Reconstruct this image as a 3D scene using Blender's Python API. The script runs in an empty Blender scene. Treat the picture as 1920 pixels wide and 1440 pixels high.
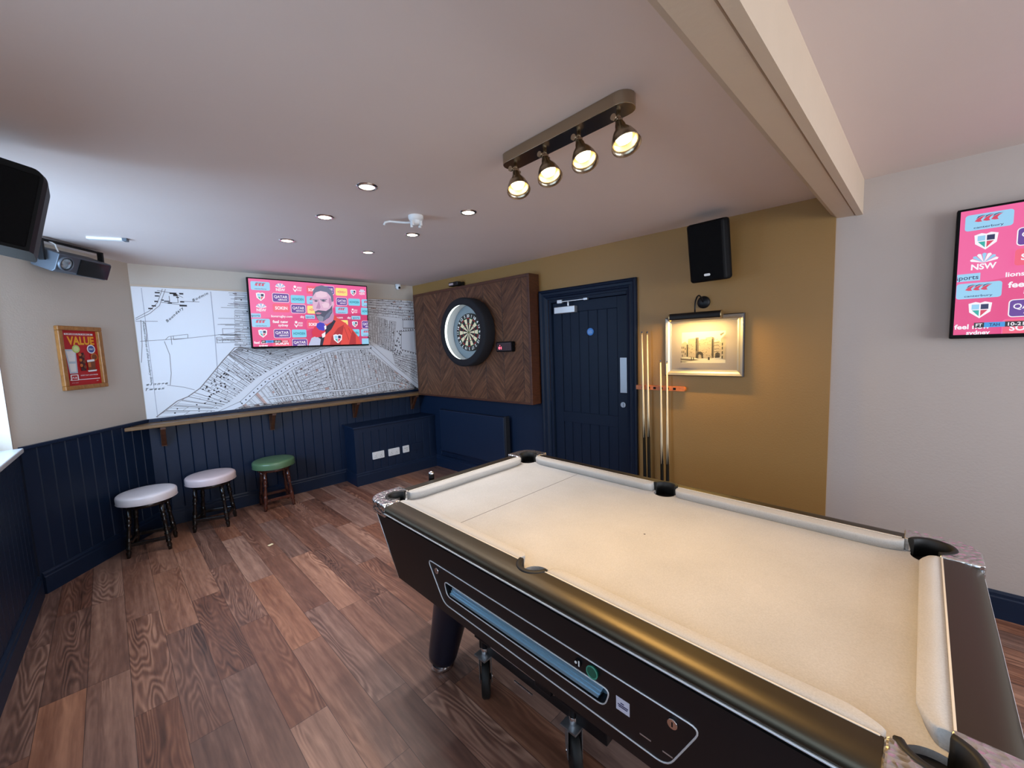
import bpy, bmesh, math, random
from math import sin, cos, pi, radians, sqrt, atan2
from mathutils import Vector, Matrix
random.seed(7)
SC = bpy.context.scene
COL = SC.collection

# ------------------------------------------------------------------ helpers
def S(r, g, b):
    f = lambda c: (c/255/12.92) if c/255 <= .04045 else ((c/255+.055)/1.055)**2.4
    return (f(r), f(g), f(b), 1.0)

_mats = {}
def new_mat(name):
    m = bpy.data.materials.new(name); m.use_nodes = True
    return m, m.node_tree, m.node_tree.nodes['Principled BSDF']

def P(name, col, rough=.5, metal=0., spec=.5, noise=0., nscale=12., bump=0., bscale=60., coat=0., mottled=None):
    """principled material with optional colour mottling and bump"""
    if name in _mats: return _mats[name]
    m, nt, b = new_mat(name)
    b.inputs['Base Color'].default_value = col
    b.inputs['Roughness'].default_value = rough
    b.inputs['Metallic'].default_value = metal
    b.inputs['Specular IOR Level'].default_value = spec
    b.inputs['Coat Weight'].default_value = coat
    tc = nt.nodes.new('ShaderNodeTexCoord')
    if noise > 0:
        n = nt.nodes.new('ShaderNodeTexNoise'); n.inputs['Scale'].default_value = nscale; n.inputs['Detail'].default_value = 5
        nt.links.new(tc.outputs['Object'], n.inputs['Vector'])
        mx = nt.nodes.new('ShaderNodeMix'); mx.data_type = 'RGBA'
        c2 = mottled or tuple(min(1, c*(1+noise)) for c in col[:3])+(1,)
        c1 = tuple(c*(1-noise) for c in col[:3])+(1,) if mottled is None else col
        mx.inputs[6].default_value = c1; mx.inputs[7].default_value = c2
        nt.links.new(n.outputs['Fac'], mx.inputs[0]); nt.links.new(mx.outputs[2], b.inputs['Base Color'])
    if bump > 0:
        n2 = nt.nodes.new('ShaderNodeTexNoise'); n2.inputs['Scale'].default_value = bscale; n2.inputs['Detail'].default_value = 4
        nt.links.new(tc.outputs['Object'], n2.inputs['Vector'])
        bp = nt.nodes.new('ShaderNodeBump'); bp.inputs['Strength'].default_value = bump; bp.inputs['Distance'].default_value = .01
        nt.links.new(n2.outputs['Fac'], bp.inputs['Height']); nt.links.new(bp.outputs['Normal'], b.inputs['Normal'])
    _mats[name] = m
    return m

def E(name, col, strength=1.):
    if name in _mats: return _mats[name]
    m, nt, b = new_mat(name)
    b.inputs['Base Color'].default_value = (0.02, .02, .02, 1)
    b.inputs['Emission Color'].default_value = col
    b.inputs['Emission Strength'].default_value = strength
    b.inputs['Roughness'].default_value = .35
    _mats[name] = m
    return m

class B:
    """collects shapes into one mesh object"""
    def __init__(s): s.bm = bmesh.new(); s.mats = []
    def mi(s, m):
        if m not in s.mats: s.mats.append(m)
        return s.mats.index(m)
    def face(s, pts, m, smooth=False):
        vs = [s.bm.verts.new(p) for p in pts]
        f = s.bm.faces.new(vs); f.material_index = s.mi(m); f.smooth = smooth
        return f
    def box(s, c, d, m, rot=None):
        h = [x/2 for x in d]; mt = rot or Matrix.Identity(3)
        v = [s.bm.verts.new(Vector(c)+mt @ Vector((sx*h[0], sy*h[1], sz*h[2]))) for sx in (-1, 1) for sy in (-1, 1) for sz in (-1, 1)]
        k = s.mi(m)
        for q in ((0,1,3,2),(4,6,7,5),(0,4,5,1),(2,3,7,6),(0,2,6,4),(1,5,7,3)):
            f = s.bm.faces.new([v[i] for i in q]); f.material_index = k
        return s
    def box2(s, a, b, m):
        return s.box([(x+y)/2 for x, y in zip(a, b)], [abs(y-x) for x, y in zip(a, b)], m)
    def prism(s, poly, z0, z1, m, to=lambda x, y, z: (x, y, z), smooth=False):
        k = s.mi(m); n = len(poly)
        a = [s.bm.verts.new(to(x, y, z0)) for x, y in poly]; b = [s.bm.verts.new(to(x, y, z1)) for x, y in poly]
        fs = [s.bm.faces.new(a[::-1]), s.bm.faces.new(b)]
        for f in fs: f.material_index = k
        for i in range(n):
            f = s.bm.faces.new((a[i], a[(i+1) % n], b[(i+1) % n], b[i])); f.material_index = k; f.smooth = smooth
        bmesh.ops.triangulate(s.bm, faces=[f for f in fs if n > 4])
        return s
    def loft(s, rings, m, closed=True, caps=True, smooth=True):
        k = s.mi(m); R = [[s.bm.verts.new(p) for p in r] for r in rings]; n = len(R[0])
        for i in range(len(R)-1):
            for j in range(n if closed else n-1):
                f = s.bm.faces.new((R[i][j], R[i][(j+1) % n], R[i+1][(j+1) % n], R[i+1][j])); f.material_index = k; f.smooth = smooth
        if caps and closed:
            for r in (R[0][::-1], R[-1]):
                f = s.bm.faces.new(r); f.material_index = k
        return s
    def lathe(s, prof, m, seg=24, mt=None, smooth=True, caps=True):
        mt = mt or Matrix.Identity(4)
        rings = [[mt @ Vector((r*cos(2*pi*i/seg), r*sin(2*pi*i/seg), z)) for i in range(seg)] for r, z in prof]
        return s.loft(rings, m, True, caps, smooth)
    def cyl(s, p0, p1, r, m, seg=16, r1=None):
        p0 = Vector(p0); p1 = Vector(p1); d = p1-p0
        q = d.to_track_quat('Z', 'Y').to_matrix().to_4x4()
        return s.lathe([(r, 0), (r if r1 is None else r1, d.length)], m, seg, Matrix.Translation(p0) @ q)
    def tube(s, pts, r, m, seg=8, closed=False):
        pts = [Vector(p) for p in pts]; n = len(pts); rings = []
        up = None
        for i, p in enumerate(pts):
            a = pts[i-1] if (i > 0 or closed) else p; b = pts[(i+1) % n] if (i < n-1 or closed) else p
            t = (b-a).normalized()
            if up is None:
                up = Vector((0, 0, 1)) if abs(t.z) < .9 else Vector((1, 0, 0))
            x = t.cross(up).normalized(); y = x.cross(t).normalized(); up = y
            rings.append([p+r*(cos(2*pi*k/seg)*x+sin(2*pi*k/seg)*y) for k in range(seg)])
        if closed: rings.append(rings[0]); 
        return s.loft(rings, m, True, not closed)
    def disc(s, c, r, m, axis='y', seg=28, rx=None):
        rx = rx or r
        pts = []
        for i in range(seg):
            a = 2*pi*i/seg
            if axis == 'y': pts.append((c[0]+rx*cos(a), c[1], c[2]+r*sin(a)))
            else: pts.append((c[0]+rx*cos(a), c[1]+r*sin(a), c[2]))
        return s.face(pts, m)
    def build(s, name, parent=None, bevel=0., seg=2, kind=None, label=None, angle=40):
        bmesh.ops.recalc_face_normals(s.bm, faces=s.bm.faces[:])
        me = bpy.data.meshes.new(name); s.bm.to_mesh(me); s.bm.free()
        for m in s.mats: me.materials.append(m)
        o = bpy.data.objects.new(name, me); COL.objects.link(o)
        if parent: o.parent = parent
        if bevel > 0:
            md = o.modifiers.new('bevel', 'BEVEL'); md.width = bevel; md.segments = seg; md.limit_method = 'ANGLE'; md.angle_limit = radians(angle)
            md.use_clamp_overlap = True
        if kind: o['kind'] = kind
        if label: o['label'] = label
        return o

def thing(name, label, cat, loc=(0, 0, 0), rz=0., group=None, kind=None):
    o = bpy.data.objects.new(name, None); COL.objects.link(o); o.empty_display_size = .1
    o.location = loc; o.rotation_euler = (0, 0, rz)
    if label: o['label'] = label
    if cat: o['category'] = cat
    if group: o['group'] = group
    if kind: o['kind'] = kind
    return o

def tag(o, label, cat, group=None):
    o['label'] = label; o['category'] = cat
    if group: o['group'] = group
    return o

def dup(root, loc, rz=None, label=None):
    r = root.copy(); COL.objects.link(r); r.location = loc
    if rz is not None: r.rotation_euler = (0, 0, rz)
    if label: r['label'] = label
    for ch in list(root.children):
        c = ch.copy(); COL.objects.link(c); c.parent = r
        for g in list(ch.children):
            d = g.copy(); COL.objects.link(d); d.parent = c
    return r

def arc(cx, cy, r, a0, a1, n):
    return [(cx+r*cos(radians(a0+(a1-a0)*i/n)), cy+r*sin(radians(a0+(a1-a0)*i/n))) for i in range(n+1)]

def rrect(x0, y0, x1, y1, r, n=5):
    return (arc(x1-r, y0+r, r, -90, 0, n)+arc(x1-r, y1-r, r, 0, 90, n)+arc(x0+r, y1-r, r, 90, 180, n)+arc(x0+r, y0+r, r, 180, 270, n))

def fillet(pts, r, n=5):
    out = []
    for i in range(len(pts)):
        p0, p1, p2 = Vector(pts[i-1]), Vector(pts[i]), Vector(pts[(i+1) % len(pts)])
        a = (p0-p1); c = (p2-p1); q = min(r, a.length*.45, c.length*.45); a = p1+a.normalized()*q; c = p1+c.normalized()*q
        for k in range(n+1):
            t = k/n; out.append(tuple(a*(1-t)**2+p1*2*t*(1-t)+c*t*t))
    return out

class Canvas:
    """flat layered artwork in the x-z plane facing -y, all in one mesh"""
    def __init__(s, y, eps=.0003): s.b = B(); s.y = y; s.eps = eps; s.k = 0; s.clip = None
    def up(s): s.k += 1; return s.y-s.eps*s.k
    def poly(s, pts, m, y=None):
        if s.clip:
            pts = clip_poly(pts, s.clip)
            if len(pts) < 3: return
        y = s.up() if y is None else y
        f = s.b.face([(x, y, z) for x, z in pts], m)
        if len(pts) > 4: bmesh.ops.triangulate(s.b.bm, faces=[f])
    def rect(s, x0, z0, x1, z1, m, y=None): s.poly([(x0, z0), (x1, z0), (x1, z1), (x0, z1)], m, y)
    def rrect(s, x0, z0, x1, z1, r, m): s.poly(rrect(x0, z0, x1, z1, r), m)
    def circ(s, x, z, r, m, rx=None, seg=24): s.poly([((x+(rx or r)*cos(2*pi*i/seg)), z+r*sin(2*pi*i/seg)) for i in range(seg)], m)
    def line(s, pts, w, m, y=None):
        y = s.up() if y is None else y
        for (a, b), (c, d) in zip(pts[:-1], pts[1:]):
            L = sqrt((c-a)**2+(d-b)**2)
            if L < 1e-6: continue
            nx, nz = -(d-b)/L*w/2, (c-a)/L*w/2
            s.poly([(a-nx, b-nz), (c-nx, d-nz), (c+nx, d+nz), (a+nx, b+nz)], m, y)
    def text(s, t, x, z, size, m, width=None, bold=.02, ang=0., shear=0., align='CENTER', space=1.):
        cu = bpy.data.curves.new('lettering', 'FONT'); cu.body = t; cu.size = 1.; cu.offset = bold; cu.shear = shear
        cu.space_character = space; cu.resolution_u = 3
        ob = bpy.data.objects.new('lettering', cu); COL.objects.link(ob)
        dg = bpy.context.evaluated_depsgraph_get()
        me = bpy.data.meshes.new_from_object(ob.evaluated_get(dg))
        bpy.data.objects.remove(ob); bpy.data.curves.remove(cu)
        vs = [v.co.copy() for v in me.vertices]
        if not vs: return
        x0 = min(v.x for v in vs); x1 = max(v.x for v in vs)
        kz = size/.7; kx = kz if width is None else width/(x1-x0)
        off = {'CENTER': (x0+x1)/2, 'LEFT': x0, 'RIGHT': x1}[align]
        y = s.up(); ca, sa = cos(ang), sin(ang); k = s.b.mi(m)
        nv = []
        for v in vs:
            px, pz = (v.x-off)*kx, (v.y-.35)*kz
            nv.append((x+px*ca-pz*sa, z+px*sa+pz*ca))
        for p in me.polygons:
            pts = [nv[i] for i in p.vertices]
            if s.clip:
                pts = clip_poly(pts, s.clip)
                if len(pts) < 3: continue
            try: s.b.face([(a, y, c) for a, c in pts], m)
            except ValueError: pass
        bpy.data.meshes.remove(me)

def clip_poly(pts, r):
    x0, z0, x1, z1 = r
    for ax, v, sg in ((0, x0, 1), (0, x1, -1), (1, z0, 1), (1, z1, -1)):
        out = []
        for i in range(len(pts)):
            a = pts[i-1]; b = pts[i]
            da = (a[ax]-v)*sg; db = (b[ax]-v)*sg
            if (da >= 0) != (db >= 0):
                t = da/(da-db); out.append((a[0]+(b[0]-a[0])*t, a[1]+(b[1]-a[1])*t))
            if db >= 0: out.append(b)
        pts = out
        if len(pts) < 3: return []
    return pts

# ------------------------------------------------------------------ dimensions of the room
W, D, H, H2, X0 = 2.835, 4.938, 2.409, 2.460, .042
AL = math.atan(.08324)                       # the door wall is slightly out of square
LA = .90144                                  # heading of the angled left wall
DG = Vector((sin(AL), -cos(AL), 0)); NG = Vector((-cos(AL), -sin(AL), 0))
DL = Vector((-cos(LA), -sin(LA), 0)); NL = Vector((sin(LA), -cos(LA), 0))
TH_DOOR, TH_LEFT, TH_WIN, TH_FRONT = AL-pi/2, LA, pi/2, pi
LT = 1.06                                    # length of the angled wall
XW = X0+DL.x*LT; YW = D+DL.y*LT              # where the window wall starts
def dpos(s, z, off=0.):
    v = Vector((W, D, 0))+DG*s+NG*off; return (v.x, v.y, z)
def lpos(t, z, off=0.):
    v = Vector((X0, D, 0))+DL*t+NL*off; return (v.x, v.y, z)
YF = -2.9                                    # wall behind the viewer

# ------------------------------------------------------------------ materials
M_ceil = P('ceiling_paint', S(224, 208, 200), .62, noise=.03, nscale=3, bump=.08, bscale=25)
M_cream = P('cream_paint', S(200, 186, 170), .55, noise=.025, nscale=5, bump=.1, bscale=90)
M_gold = P('ochre_paint', S(152, 115, 62), .5, noise=.04, nscale=4, bump=.1, bscale=90)
M_navy = P('navy_paint', S(15, 32, 56), .46, spec=.35, noise=.05, nscale=6, bump=.05, bscale=80)
M_beam = P('beam_paint', S(205, 184, 160), .5, noise=.04, nscale=8, bump=.12, bscale=30)
M_white = P('white_plastic', S(232, 232, 230), .35)
M_whitepaint = P('white_gloss_paint', S(225, 228, 230), .3)
M_black = P('black_plastic', S(6, 6, 8), .55, spec=.15)
M_blackgrille = P('black_grille', S(6, 6, 8), .8, spec=.15, bump=.3, bscale=400)
M_trim = P('trim_aluminium', (.80, .82, .84, 1), .42, .55)
M_chrome = P('chrome', (.75, .75, .77, 1), .14, 1.)
M_steel = P('brushed_steel', (.42, .43, .45, 1), .5, 1.)
M_satin = P('satin_aluminium', (.72, .73, .74, 1), .38, .9)
M_iron = P('black_iron', S(22, 21, 22), .45, .3)

def wood(name, c1, c2, scale=(1, 12, 12), rough=.45, bump=.15, coat=0.):
    if name in _mats: return _mats[name]
    m, nt, b = new_mat(name)
    tc = nt.nodes.new('ShaderNodeTexCoord'); mp = nt.nodes.new('ShaderNodeMapping'); mp.inputs['Scale'].default_value = scale
    nt.links.new(tc.outputs['Object'], mp.inputs[0])
    n = nt.nodes.new('ShaderNodeTexNoise'); n.inputs['Scale'].default_value = 6; n.inputs['Detail'].default_value = 8; n.inputs['Roughness'].default_value = .65; n.inputs['Distortion'].default_value = .8
    nt.links.new(mp.outputs[0], n.inputs['Vector'])
    cr = nt.nodes.new('ShaderNodeValToRGB'); cr.color_ramp.elements[0].position = .3; cr.color_ramp.elements[1].position = .7
    cr.color_ramp.elements[0].color = c1; cr.color_ramp.elements[1].color = c2
    nt.links.new(n.outputs['Fac'], cr.inputs[0]); nt.links.new(cr.outputs[0], b.inputs['Base Color'])
    bp = nt.nodes.new('ShaderNodeBump'); bp.inputs['Strength'].default_value = bump; bp.inputs['Distance'].default_value = .004
    nt.links.new(n.outputs['Fac'], bp.inputs['Height']); nt.links.new(bp.outputs[0], b.inputs['Normal'])
    b.inputs['Roughness'].default_value = rough; b.inputs['Coat Weight'].default_value = coat
    _mats[name] = m
    return m

def mnode(nt, op, a, b=None, c=None):
    n = nt.nodes.new('ShaderNodeMath'); n.operation = op
    for i, v in enumerate((a, b, c)):
        if v is None: continue
        if isinstance(v, (int, float)): n.inputs[i].default_value = v
        else: nt.links.new(v, n.inputs[i])
    return n.outputs[0]

def floor_material():
    m, nt, b = new_mat('oak_plank_floor'); L = nt.links
    tc = nt.nodes.new('ShaderNodeTexCoord'); mp = nt.nodes.new('ShaderNodeMapping')
    mp.inputs['Rotation'].default_value = (0, 0, radians(-2.0)); L.new(tc.outputs['Object'], mp.inputs[0])
    sp = nt.nodes.new('ShaderNodeSeparateXYZ'); L.new(mp.outputs[0], sp.inputs[0])
    xs = mnode(nt, 'DIVIDE', mnode(nt, 'ADD', sp.outputs['X'], 20.034), .1525)
    col = mnode(nt, 'FLOOR', xs); fx = mnode(nt, 'FRACT', xs)
    wn = nt.nodes.new('ShaderNodeTexWhiteNoise'); wn.noise_dimensions = '1D'; L.new(col, wn.inputs['W'])
    ys = mnode(nt, 'ADD', mnode(nt, 'DIVIDE', mnode(nt, 'ADD', sp.outputs['Y'], 20.), .92), wn.outputs['Value'])
    row = mnode(nt, 'FLOOR', ys); fy = mnode(nt, 'FRACT', ys)
    cid = nt.nodes.new('ShaderNodeCombineXYZ'); L.new(col, cid.inputs[0]); L.new(row, cid.inputs[1])
    w2 = nt.nodes.new('ShaderNodeTexWhiteNoise'); w2.noise_dimensions = '2D'; L.new(cid.outputs[0], w2.inputs['Vector'])
    # grain space, shifted per plank
    gv = nt.nodes.new('ShaderNodeCombineXYZ')
    L.new(sp.outputs['X'], gv.inputs[0]); L.new(mnode(nt, 'MULTIPLY', sp.outputs['Y'], .13), gv.inputs[1])
    L.new(mnode(nt, 'MULTIPLY', w2.outputs['Value'], 37.), gv.inputs[2])
    n1 = nt.nodes.new('ShaderNodeTexNoise'); n1.inputs['Scale'].default_value = 7; n1.inputs['Detail'].default_value = 2; L.new(gv.outputs[0], n1.inputs['Vector'])
    rings = mnode(nt, 'SINE', mnode(nt, 'MULTIPLY', n1.outputs['Fac'], 150.))
    n2 = nt.nodes.new('ShaderNodeTexNoise'); n2.inputs['Scale'].default_value = 60; n2.inputs['Detail'].default_value = 4; L.new(gv.outputs[0], n2.inputs['Vector'])
    n3 = nt.nodes.new('ShaderNodeTexNoise'); n3.inputs['Scale'].default_value = 4.5; n3.inputs['Detail'].default_value = 3; L.new(gv.outputs[0], n3.inputs['Vector'])
    # cathedral figure only in patches, fine pores and long streaks everywhere
    n4 = nt.nodes.new('ShaderNodeTexNoise'); n4.inputs['Scale'].default_value = 5; n4.inputs['Detail'].default_value = 2
    sv = nt.nodes.new('ShaderNodeVectorMath'); sv.operation = 'ADD'; sv.inputs[1].default_value = (3.1, 7.7, 1.3); L.new(gv.outputs[0], sv.inputs[0]); L.new(sv.outputs[0], n4.inputs['Vector'])
    patch = nt.nodes.new('ShaderNodeMapRange'); patch.inputs['From Min'].default_value = .45; patch.inputs['From Max'].default_value = .62; L.new(n4.outputs['Fac'], patch.inputs['Value'])
    st = nt.nodes.new('ShaderNodeCombineXYZ'); L.new(sp.outputs['X'], st.inputs[0]); L.new(mnode(nt, 'MULTIPLY', sp.outputs['Y'], .035), st.inputs[1]); L.new(mnode(nt, 'MULTIPLY', w2.outputs['Value'], 53.), st.inputs[2])
    n5 = nt.nodes.new('ShaderNodeTexNoise'); n5.inputs['Scale'].default_value = 26; n5.inputs['Detail'].default_value = 5; n5.inputs['Roughness'].default_value = .6; L.new(st.outputs[0], n5.inputs['Vector'])
    g = mnode(nt, 'MULTIPLY', mnode(nt, 'MULTIPLY', rings, patch.outputs['Result']), .12)
    g = mnode(nt, 'ADD', g, mnode(nt, 'MULTIPLY', n2.outputs['Fac'], .30))
    g = mnode(nt, 'ADD', g, mnode(nt, 'MULTIPLY', mnode(nt, 'SUBTRACT', n5.outputs['Fac'], .15), .60))
    g = mnode(nt, 'ADD', g, mnode(nt, 'MULTIPLY', n3.outputs['Fac'], .34))
    g = mnode(nt, 'ADD', g, mnode(nt, 'MULTIPLY', mnode(nt, 'SUBTRACT', w2.outputs['Value'], .5), .24))
    cr = nt.nodes.new('ShaderNodeValToRGB'); e = cr.color_ramp.elements
    e[0].position = .2; e[0].color = S(62, 41, 34); e[1].position = .85; e[1].color = S(178, 136, 114)
    x = e.new(.5); x.color = S(118, 82, 68)
    L.new(g, cr.inputs[0])
    hs_ = nt.nodes.new('ShaderNodeHueSaturation'); w3 = nt.nodes.new('ShaderNodeTexWhiteNoise'); w3.noise_dimensions = '3D'; L.new(cid.outputs[0], w3.inputs['Vector'])
    L.new(mnode(nt, 'ADD', mnode(nt, 'MULTIPLY', w3.outputs['Value'], .32), .80), hs_.inputs['Saturation']); L.new(cr.outputs[0], hs_.inputs['Color'])
    # seams
    ex = mnode(nt, 'MINIMUM', fx, mnode(nt, 'SUBTRACT', 1., fx)); ey = mnode(nt, 'MINIMUM', fy, mnode(nt, 'SUBTRACT', 1., fy))
    seam = mnode(nt, 'MINIMUM', mnode(nt, 'DIVIDE', ex, .011), mnode(nt, 'DIVIDE', ey, .0018)); seam = mnode(nt, 'MINIMUM', seam, 1.)
    mx = nt.nodes.new('ShaderNodeMix'); mx.data_type = 'RGBA'; mx.inputs[6].default_value = S(40, 30, 30); L.new(hs_.outputs[0], mx.inputs[7]); L.new(seam, mx.inputs[0])
    L.new(mx.outputs[2], b.inputs['Base Color'])
    bp = nt.nodes.new('ShaderNodeBump'); bp.inputs['Strength'].default_value = .12; bp.inputs['Distance'].default_value = .003
    L.new(mnode(nt, 'ADD', g, mnode(nt, 'MULTIPLY', seam, .6)), bp.inputs['Height']); L.new(bp.outputs[0], b.inputs['Normal'])
    b.inputs['Roughness'].default_value = .36; b.inputs['Specular IOR Level'].default_value = .6
    return m
M_floor = floor_material()

def chevron_material():
    m, nt, b = new_mat('chevron_oak'); L = nt.links
    tc = nt.nodes.new('ShaderNodeTexCoord'); sp = nt.nodes.new('ShaderNodeSeparateXYZ'); L.new(tc.outputs['Object'], sp.inputs[0])
    per = .27
    xs = mnode(nt, 'DIVIDE', mnode(nt, 'ADD', sp.outputs['X'], 2.81), per); col = mnode(nt, 'FLOOR', xs); fx = mnode(nt, 'FRACT', xs)
    odd = mnode(nt, 'MODULO', col, 2.); sg = mnode(nt, 'SUBTRACT', mnode(nt, 'MULTIPLY', odd, 2.), 1.)
    tri = mnode(nt, 'MULTIPLY', mnode(nt, 'MULTIPLY', mnode(nt, 'SUBTRACT', fx, .5), per), sg)
    v = mnode(nt, 'ADD', sp.outputs['Z'], mnode(nt, 'MULTIPLY', tri, -1.1))
    vs = mnode(nt, 'DIVIDE', mnode(nt, 'ADD', v, 10.), .05); row = mnode(nt, 'FLOOR', vs); fv = mnode(nt, 'FRACT', vs)
    cid = nt.nodes.new('ShaderNodeCombineXYZ'); L.new(col, cid.inputs[0]); L.new(row, cid.inputs[1])
    wn = nt.nodes.new('ShaderNodeTexWhiteNoise'); wn.noise_dimensions = '2D'; L.new(cid.outputs[0], wn.inputs['Vector'])
    along = mnode(nt, 'ADD', mnode(nt, 'MULTIPLY', sp.outputs['X'], sg), sp.outputs['Z'])
    gv = nt.nodes.new('ShaderNodeCombineXYZ'); L.new(mnode(nt, 'MULTIPLY', along, .14), gv.inputs[0]); L.new(v, gv.inputs[1]); L.new(mnode(nt, 'MULTIPLY', wn.outputs['Value'], 21.), gv.inputs[2])
    n = nt.nodes.new('ShaderNodeTexNoise'); n.inputs['Scale'].default_value = 30; n.inputs['Detail'].default_value = 6; n.inputs['Distortion'].default_value = 1.2; L.new(gv.outputs[0], n.inputs['Vector'])
    g = mnode(nt, 'ADD', mnode(nt, 'MULTIPLY', n.outputs['Fac'], .9), mnode(nt, 'MULTIPLY', mnode(nt, 'SUBTRACT', wn.outputs['Value'], .5), .22))
    cr = nt.nodes.new('ShaderNodeValToRGB'); e = cr.color_ramp.elements
    e[0].position = .25; e[0].color = S(66, 40, 27); e[1].position = .8; e[1].color = S(134, 92, 64)
    L.new(g, cr.inputs[0])
    ed = mnode(nt, 'MINIMUM', mnode(nt, 'MINIMUM', fv, mnode(nt, 'SUBTRACT', 1., fv)), mnode(nt, 'MULTIPLY', mnode(nt, 'MINIMUM', fx, mnode(nt, 'SUBTRACT', 1., fx)), 3.))
    seam = mnode(nt, 'MINIMUM', mnode(nt, 'DIVIDE', ed, .05), 1.)
    mx = nt.nodes.new('ShaderNodeMix'); mx.data_type = 'RGBA'; mx.inputs[6].default_value = S(34, 19, 12); L.new(cr.outputs[0], mx.inputs[7]); L.new(seam, mx.inputs[0])
    L.new(mx.outputs[2], b.inputs['Base Color'])
    bp = nt.nodes.new('ShaderNodeBump'); bp.inputs['Strength'].default_value = .5; bp.inputs['Distance'].default_value = .004
    L.new(mnode(nt, 'ADD', n.outputs['Fac'], seam), bp.inputs['Height']); L.new(bp.outputs[0], b.inputs['Normal'])
    b.inputs['Roughness'].default_value = .45; b.inputs['Specular IOR Level'].default_value = .3
    return m
M_chev = chevron_material()
M_darkwood = wood('dark_stained_wood', S(58, 30, 18), S(92, 52, 30), (2, 2, 12))
M_shelf = wood('waxed_pine_shelf', S(88, 62, 36), S(140, 104, 64), (1.2, 14, 14), .4)
M_oakframe = wood('golden_oak', S(132, 82, 36), S(182, 124, 62), (6, 6, 3), .4)
M_legblack = P('black_varnished_wood', S(15, 12, 12), .25, coat=.4)
M_legred = wood('mahogany_varnish', S(56, 24, 16), S(88, 42, 28), (6, 6, 2), .25, .05, .5)

# glass that daylight passes
def glass_mat():
    m = bpy.data.materials.new('clear_glass'); m.use_nodes = True; nt = m.node_tree; nt.nodes.clear()
    o = nt.nodes.new('ShaderNodeOutputMaterial'); t = nt.nodes.new('ShaderNodeBsdfTransparent'); g = nt.nodes.new('ShaderNodeBsdfGlossy'); g.inputs['Roughness'].default_value = .02
    f = nt.nodes.new('ShaderNodeFresnel'); f.inputs[0].default_value = 1.45; mx = nt.nodes.new('ShaderNodeMixShader')
    ge = nt.nodes.new('ShaderNodeNewGeometry'); mu = nt.nodes.new('ShaderNodeMath'); mu.operation = 'SUBTRACT'; mu.use_clamp = True
    nt.links.new(f.outputs[0], mu.inputs[0]); nt.links.new(ge.outputs['Backfacing'], mu.inputs[1]); nt.links.new(mu.outputs[0], mx.inputs[0]); nt.links.new(t.outputs[0], mx.inputs[1]); nt.links.new(g.outputs[0], mx.inputs[2]); nt.links.new(mx.outputs[0], o.inputs[0])
    return m
M_glass = glass_mat()

# ------------------------------------------------------------------ camera
cam = bpy.data.cameras.new('camera'); cam.sensor_fit = 'HORIZONTAL'; cam.sensor_width = 36.; cam.lens = 758.608/1920*36
cam.clip_start = .02
co = bpy.data.objects.new('camera', cam); COL.objects.link(co); SC.camera = co
r = Vector((.72911944, -.68336789, -.03732507)); u = Vector((.09181858, .0436295, .99481949)); f = Vector((.67819922, .72876937, -.09455699))
mw = Matrix(((r.x, u.x, -f.x, 0), (r.y, u.y, -f.y, 0), (r.z, u.z, -f.z, 1.56484), (0, 0, 0, 1)))
co.matrix_world = mw

# ------------------------------------------------------------------ room shell
XR = 4.2
B().box2((-1.2, YF-.3, -.1), (XR, D+.3, 0), M_floor).build('floor', kind='structure')
# main ceiling (left of the beam) and the slightly higher one beyond the beam
bt = .0205
def beam_y(x): return .386+(x-3.2)*bt
b = B(); b.prism([(-1.0, beam_y(-1.)+.1), (XR, beam_y(XR)+.1), (XR, D+.3), (-1.0, D+.3)], H, H+.15, M_ceil); b.build('ceiling', kind='structure')
b = B(); b.prism([(-1.0, YF-.3), (XR, YF-.3), (XR, beam_y(XR)+.1), (-1.0, beam_y(-1.)+.1)], H2, H2+.15, M_ceil); b.build('ceiling_right', kind='structure')
# boxed beam: chamfered side, soffit with a joint, upright far face
prof = [(.200, H+.03), (.130, 2.288), (.104, 2.268), (.022, 2.265), (.019, 2.272), (.015, 2.262), (-.016, 2.262), (-.016, H2+.03)]
b = B(); rings = []
for x in (-.66, 3.285): rings.append([(x, beam_y(x)+dy, z) for dy, z in prof])
b.loft(rings, M_beam, True, True, smooth=False); b.build('ceiling_beam', kind='structure')

# back wall with the map
b = B(); b.box2((X0-.6, D, 0), (W+.3, D+.15, H+.05), M_cream); b.build('wall_back', kind='structure')
# door wall, ochre part (a lining 3 cm proud of the cream wall), with the door opening
fd = thing('wall_right', None, None, (W, D, 0), TH_DOOR, kind='structure')
S0, S1, SZ, SE = 2.262, 3.112, 1.992, 4.462
b = B()
for a, c, z0, z1 in ((-.1, S0, 1.0, H+.05), (S0, S1, SZ, H+.05), (S1, SE, 0, H+.05)): b.box2((a, 0, z0), (c, .16, z1), M_gold)
b.box2((-.1, 0, 0), (S0, .16, 1.0), M_navy)
b.build('wall_right_ochre', fd, kind='structure')
M_cream_dim = P('cream_paint_dimmed', S(186, 174, 166), .55, noise=.025, nscale=5, bump=.1, bscale=90)  # same cream as the left wall, shade put into its colour against the fill
b = B(); b.box2((SE, .03, 0), (8.3, .19, H2+.1), M_cream_dim); b.build('wall_right_cream', fd, kind='structure')
b = B(); b.box2((S0-.1, .16, -.05), (S1+.1, .2, SZ+.1), M_navy); b.build('wall_right_lobby', fd, kind='structure')
# angled left wall
fl = thing('wall_left', None, None, (X0, D, 0), TH_LEFT, kind='structure')
b = B(); b.box2((-LT, 0, 0), (.15, .15, H+.05), M_cream); b.build('wall_left_plaster', fl, kind='structure')
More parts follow.
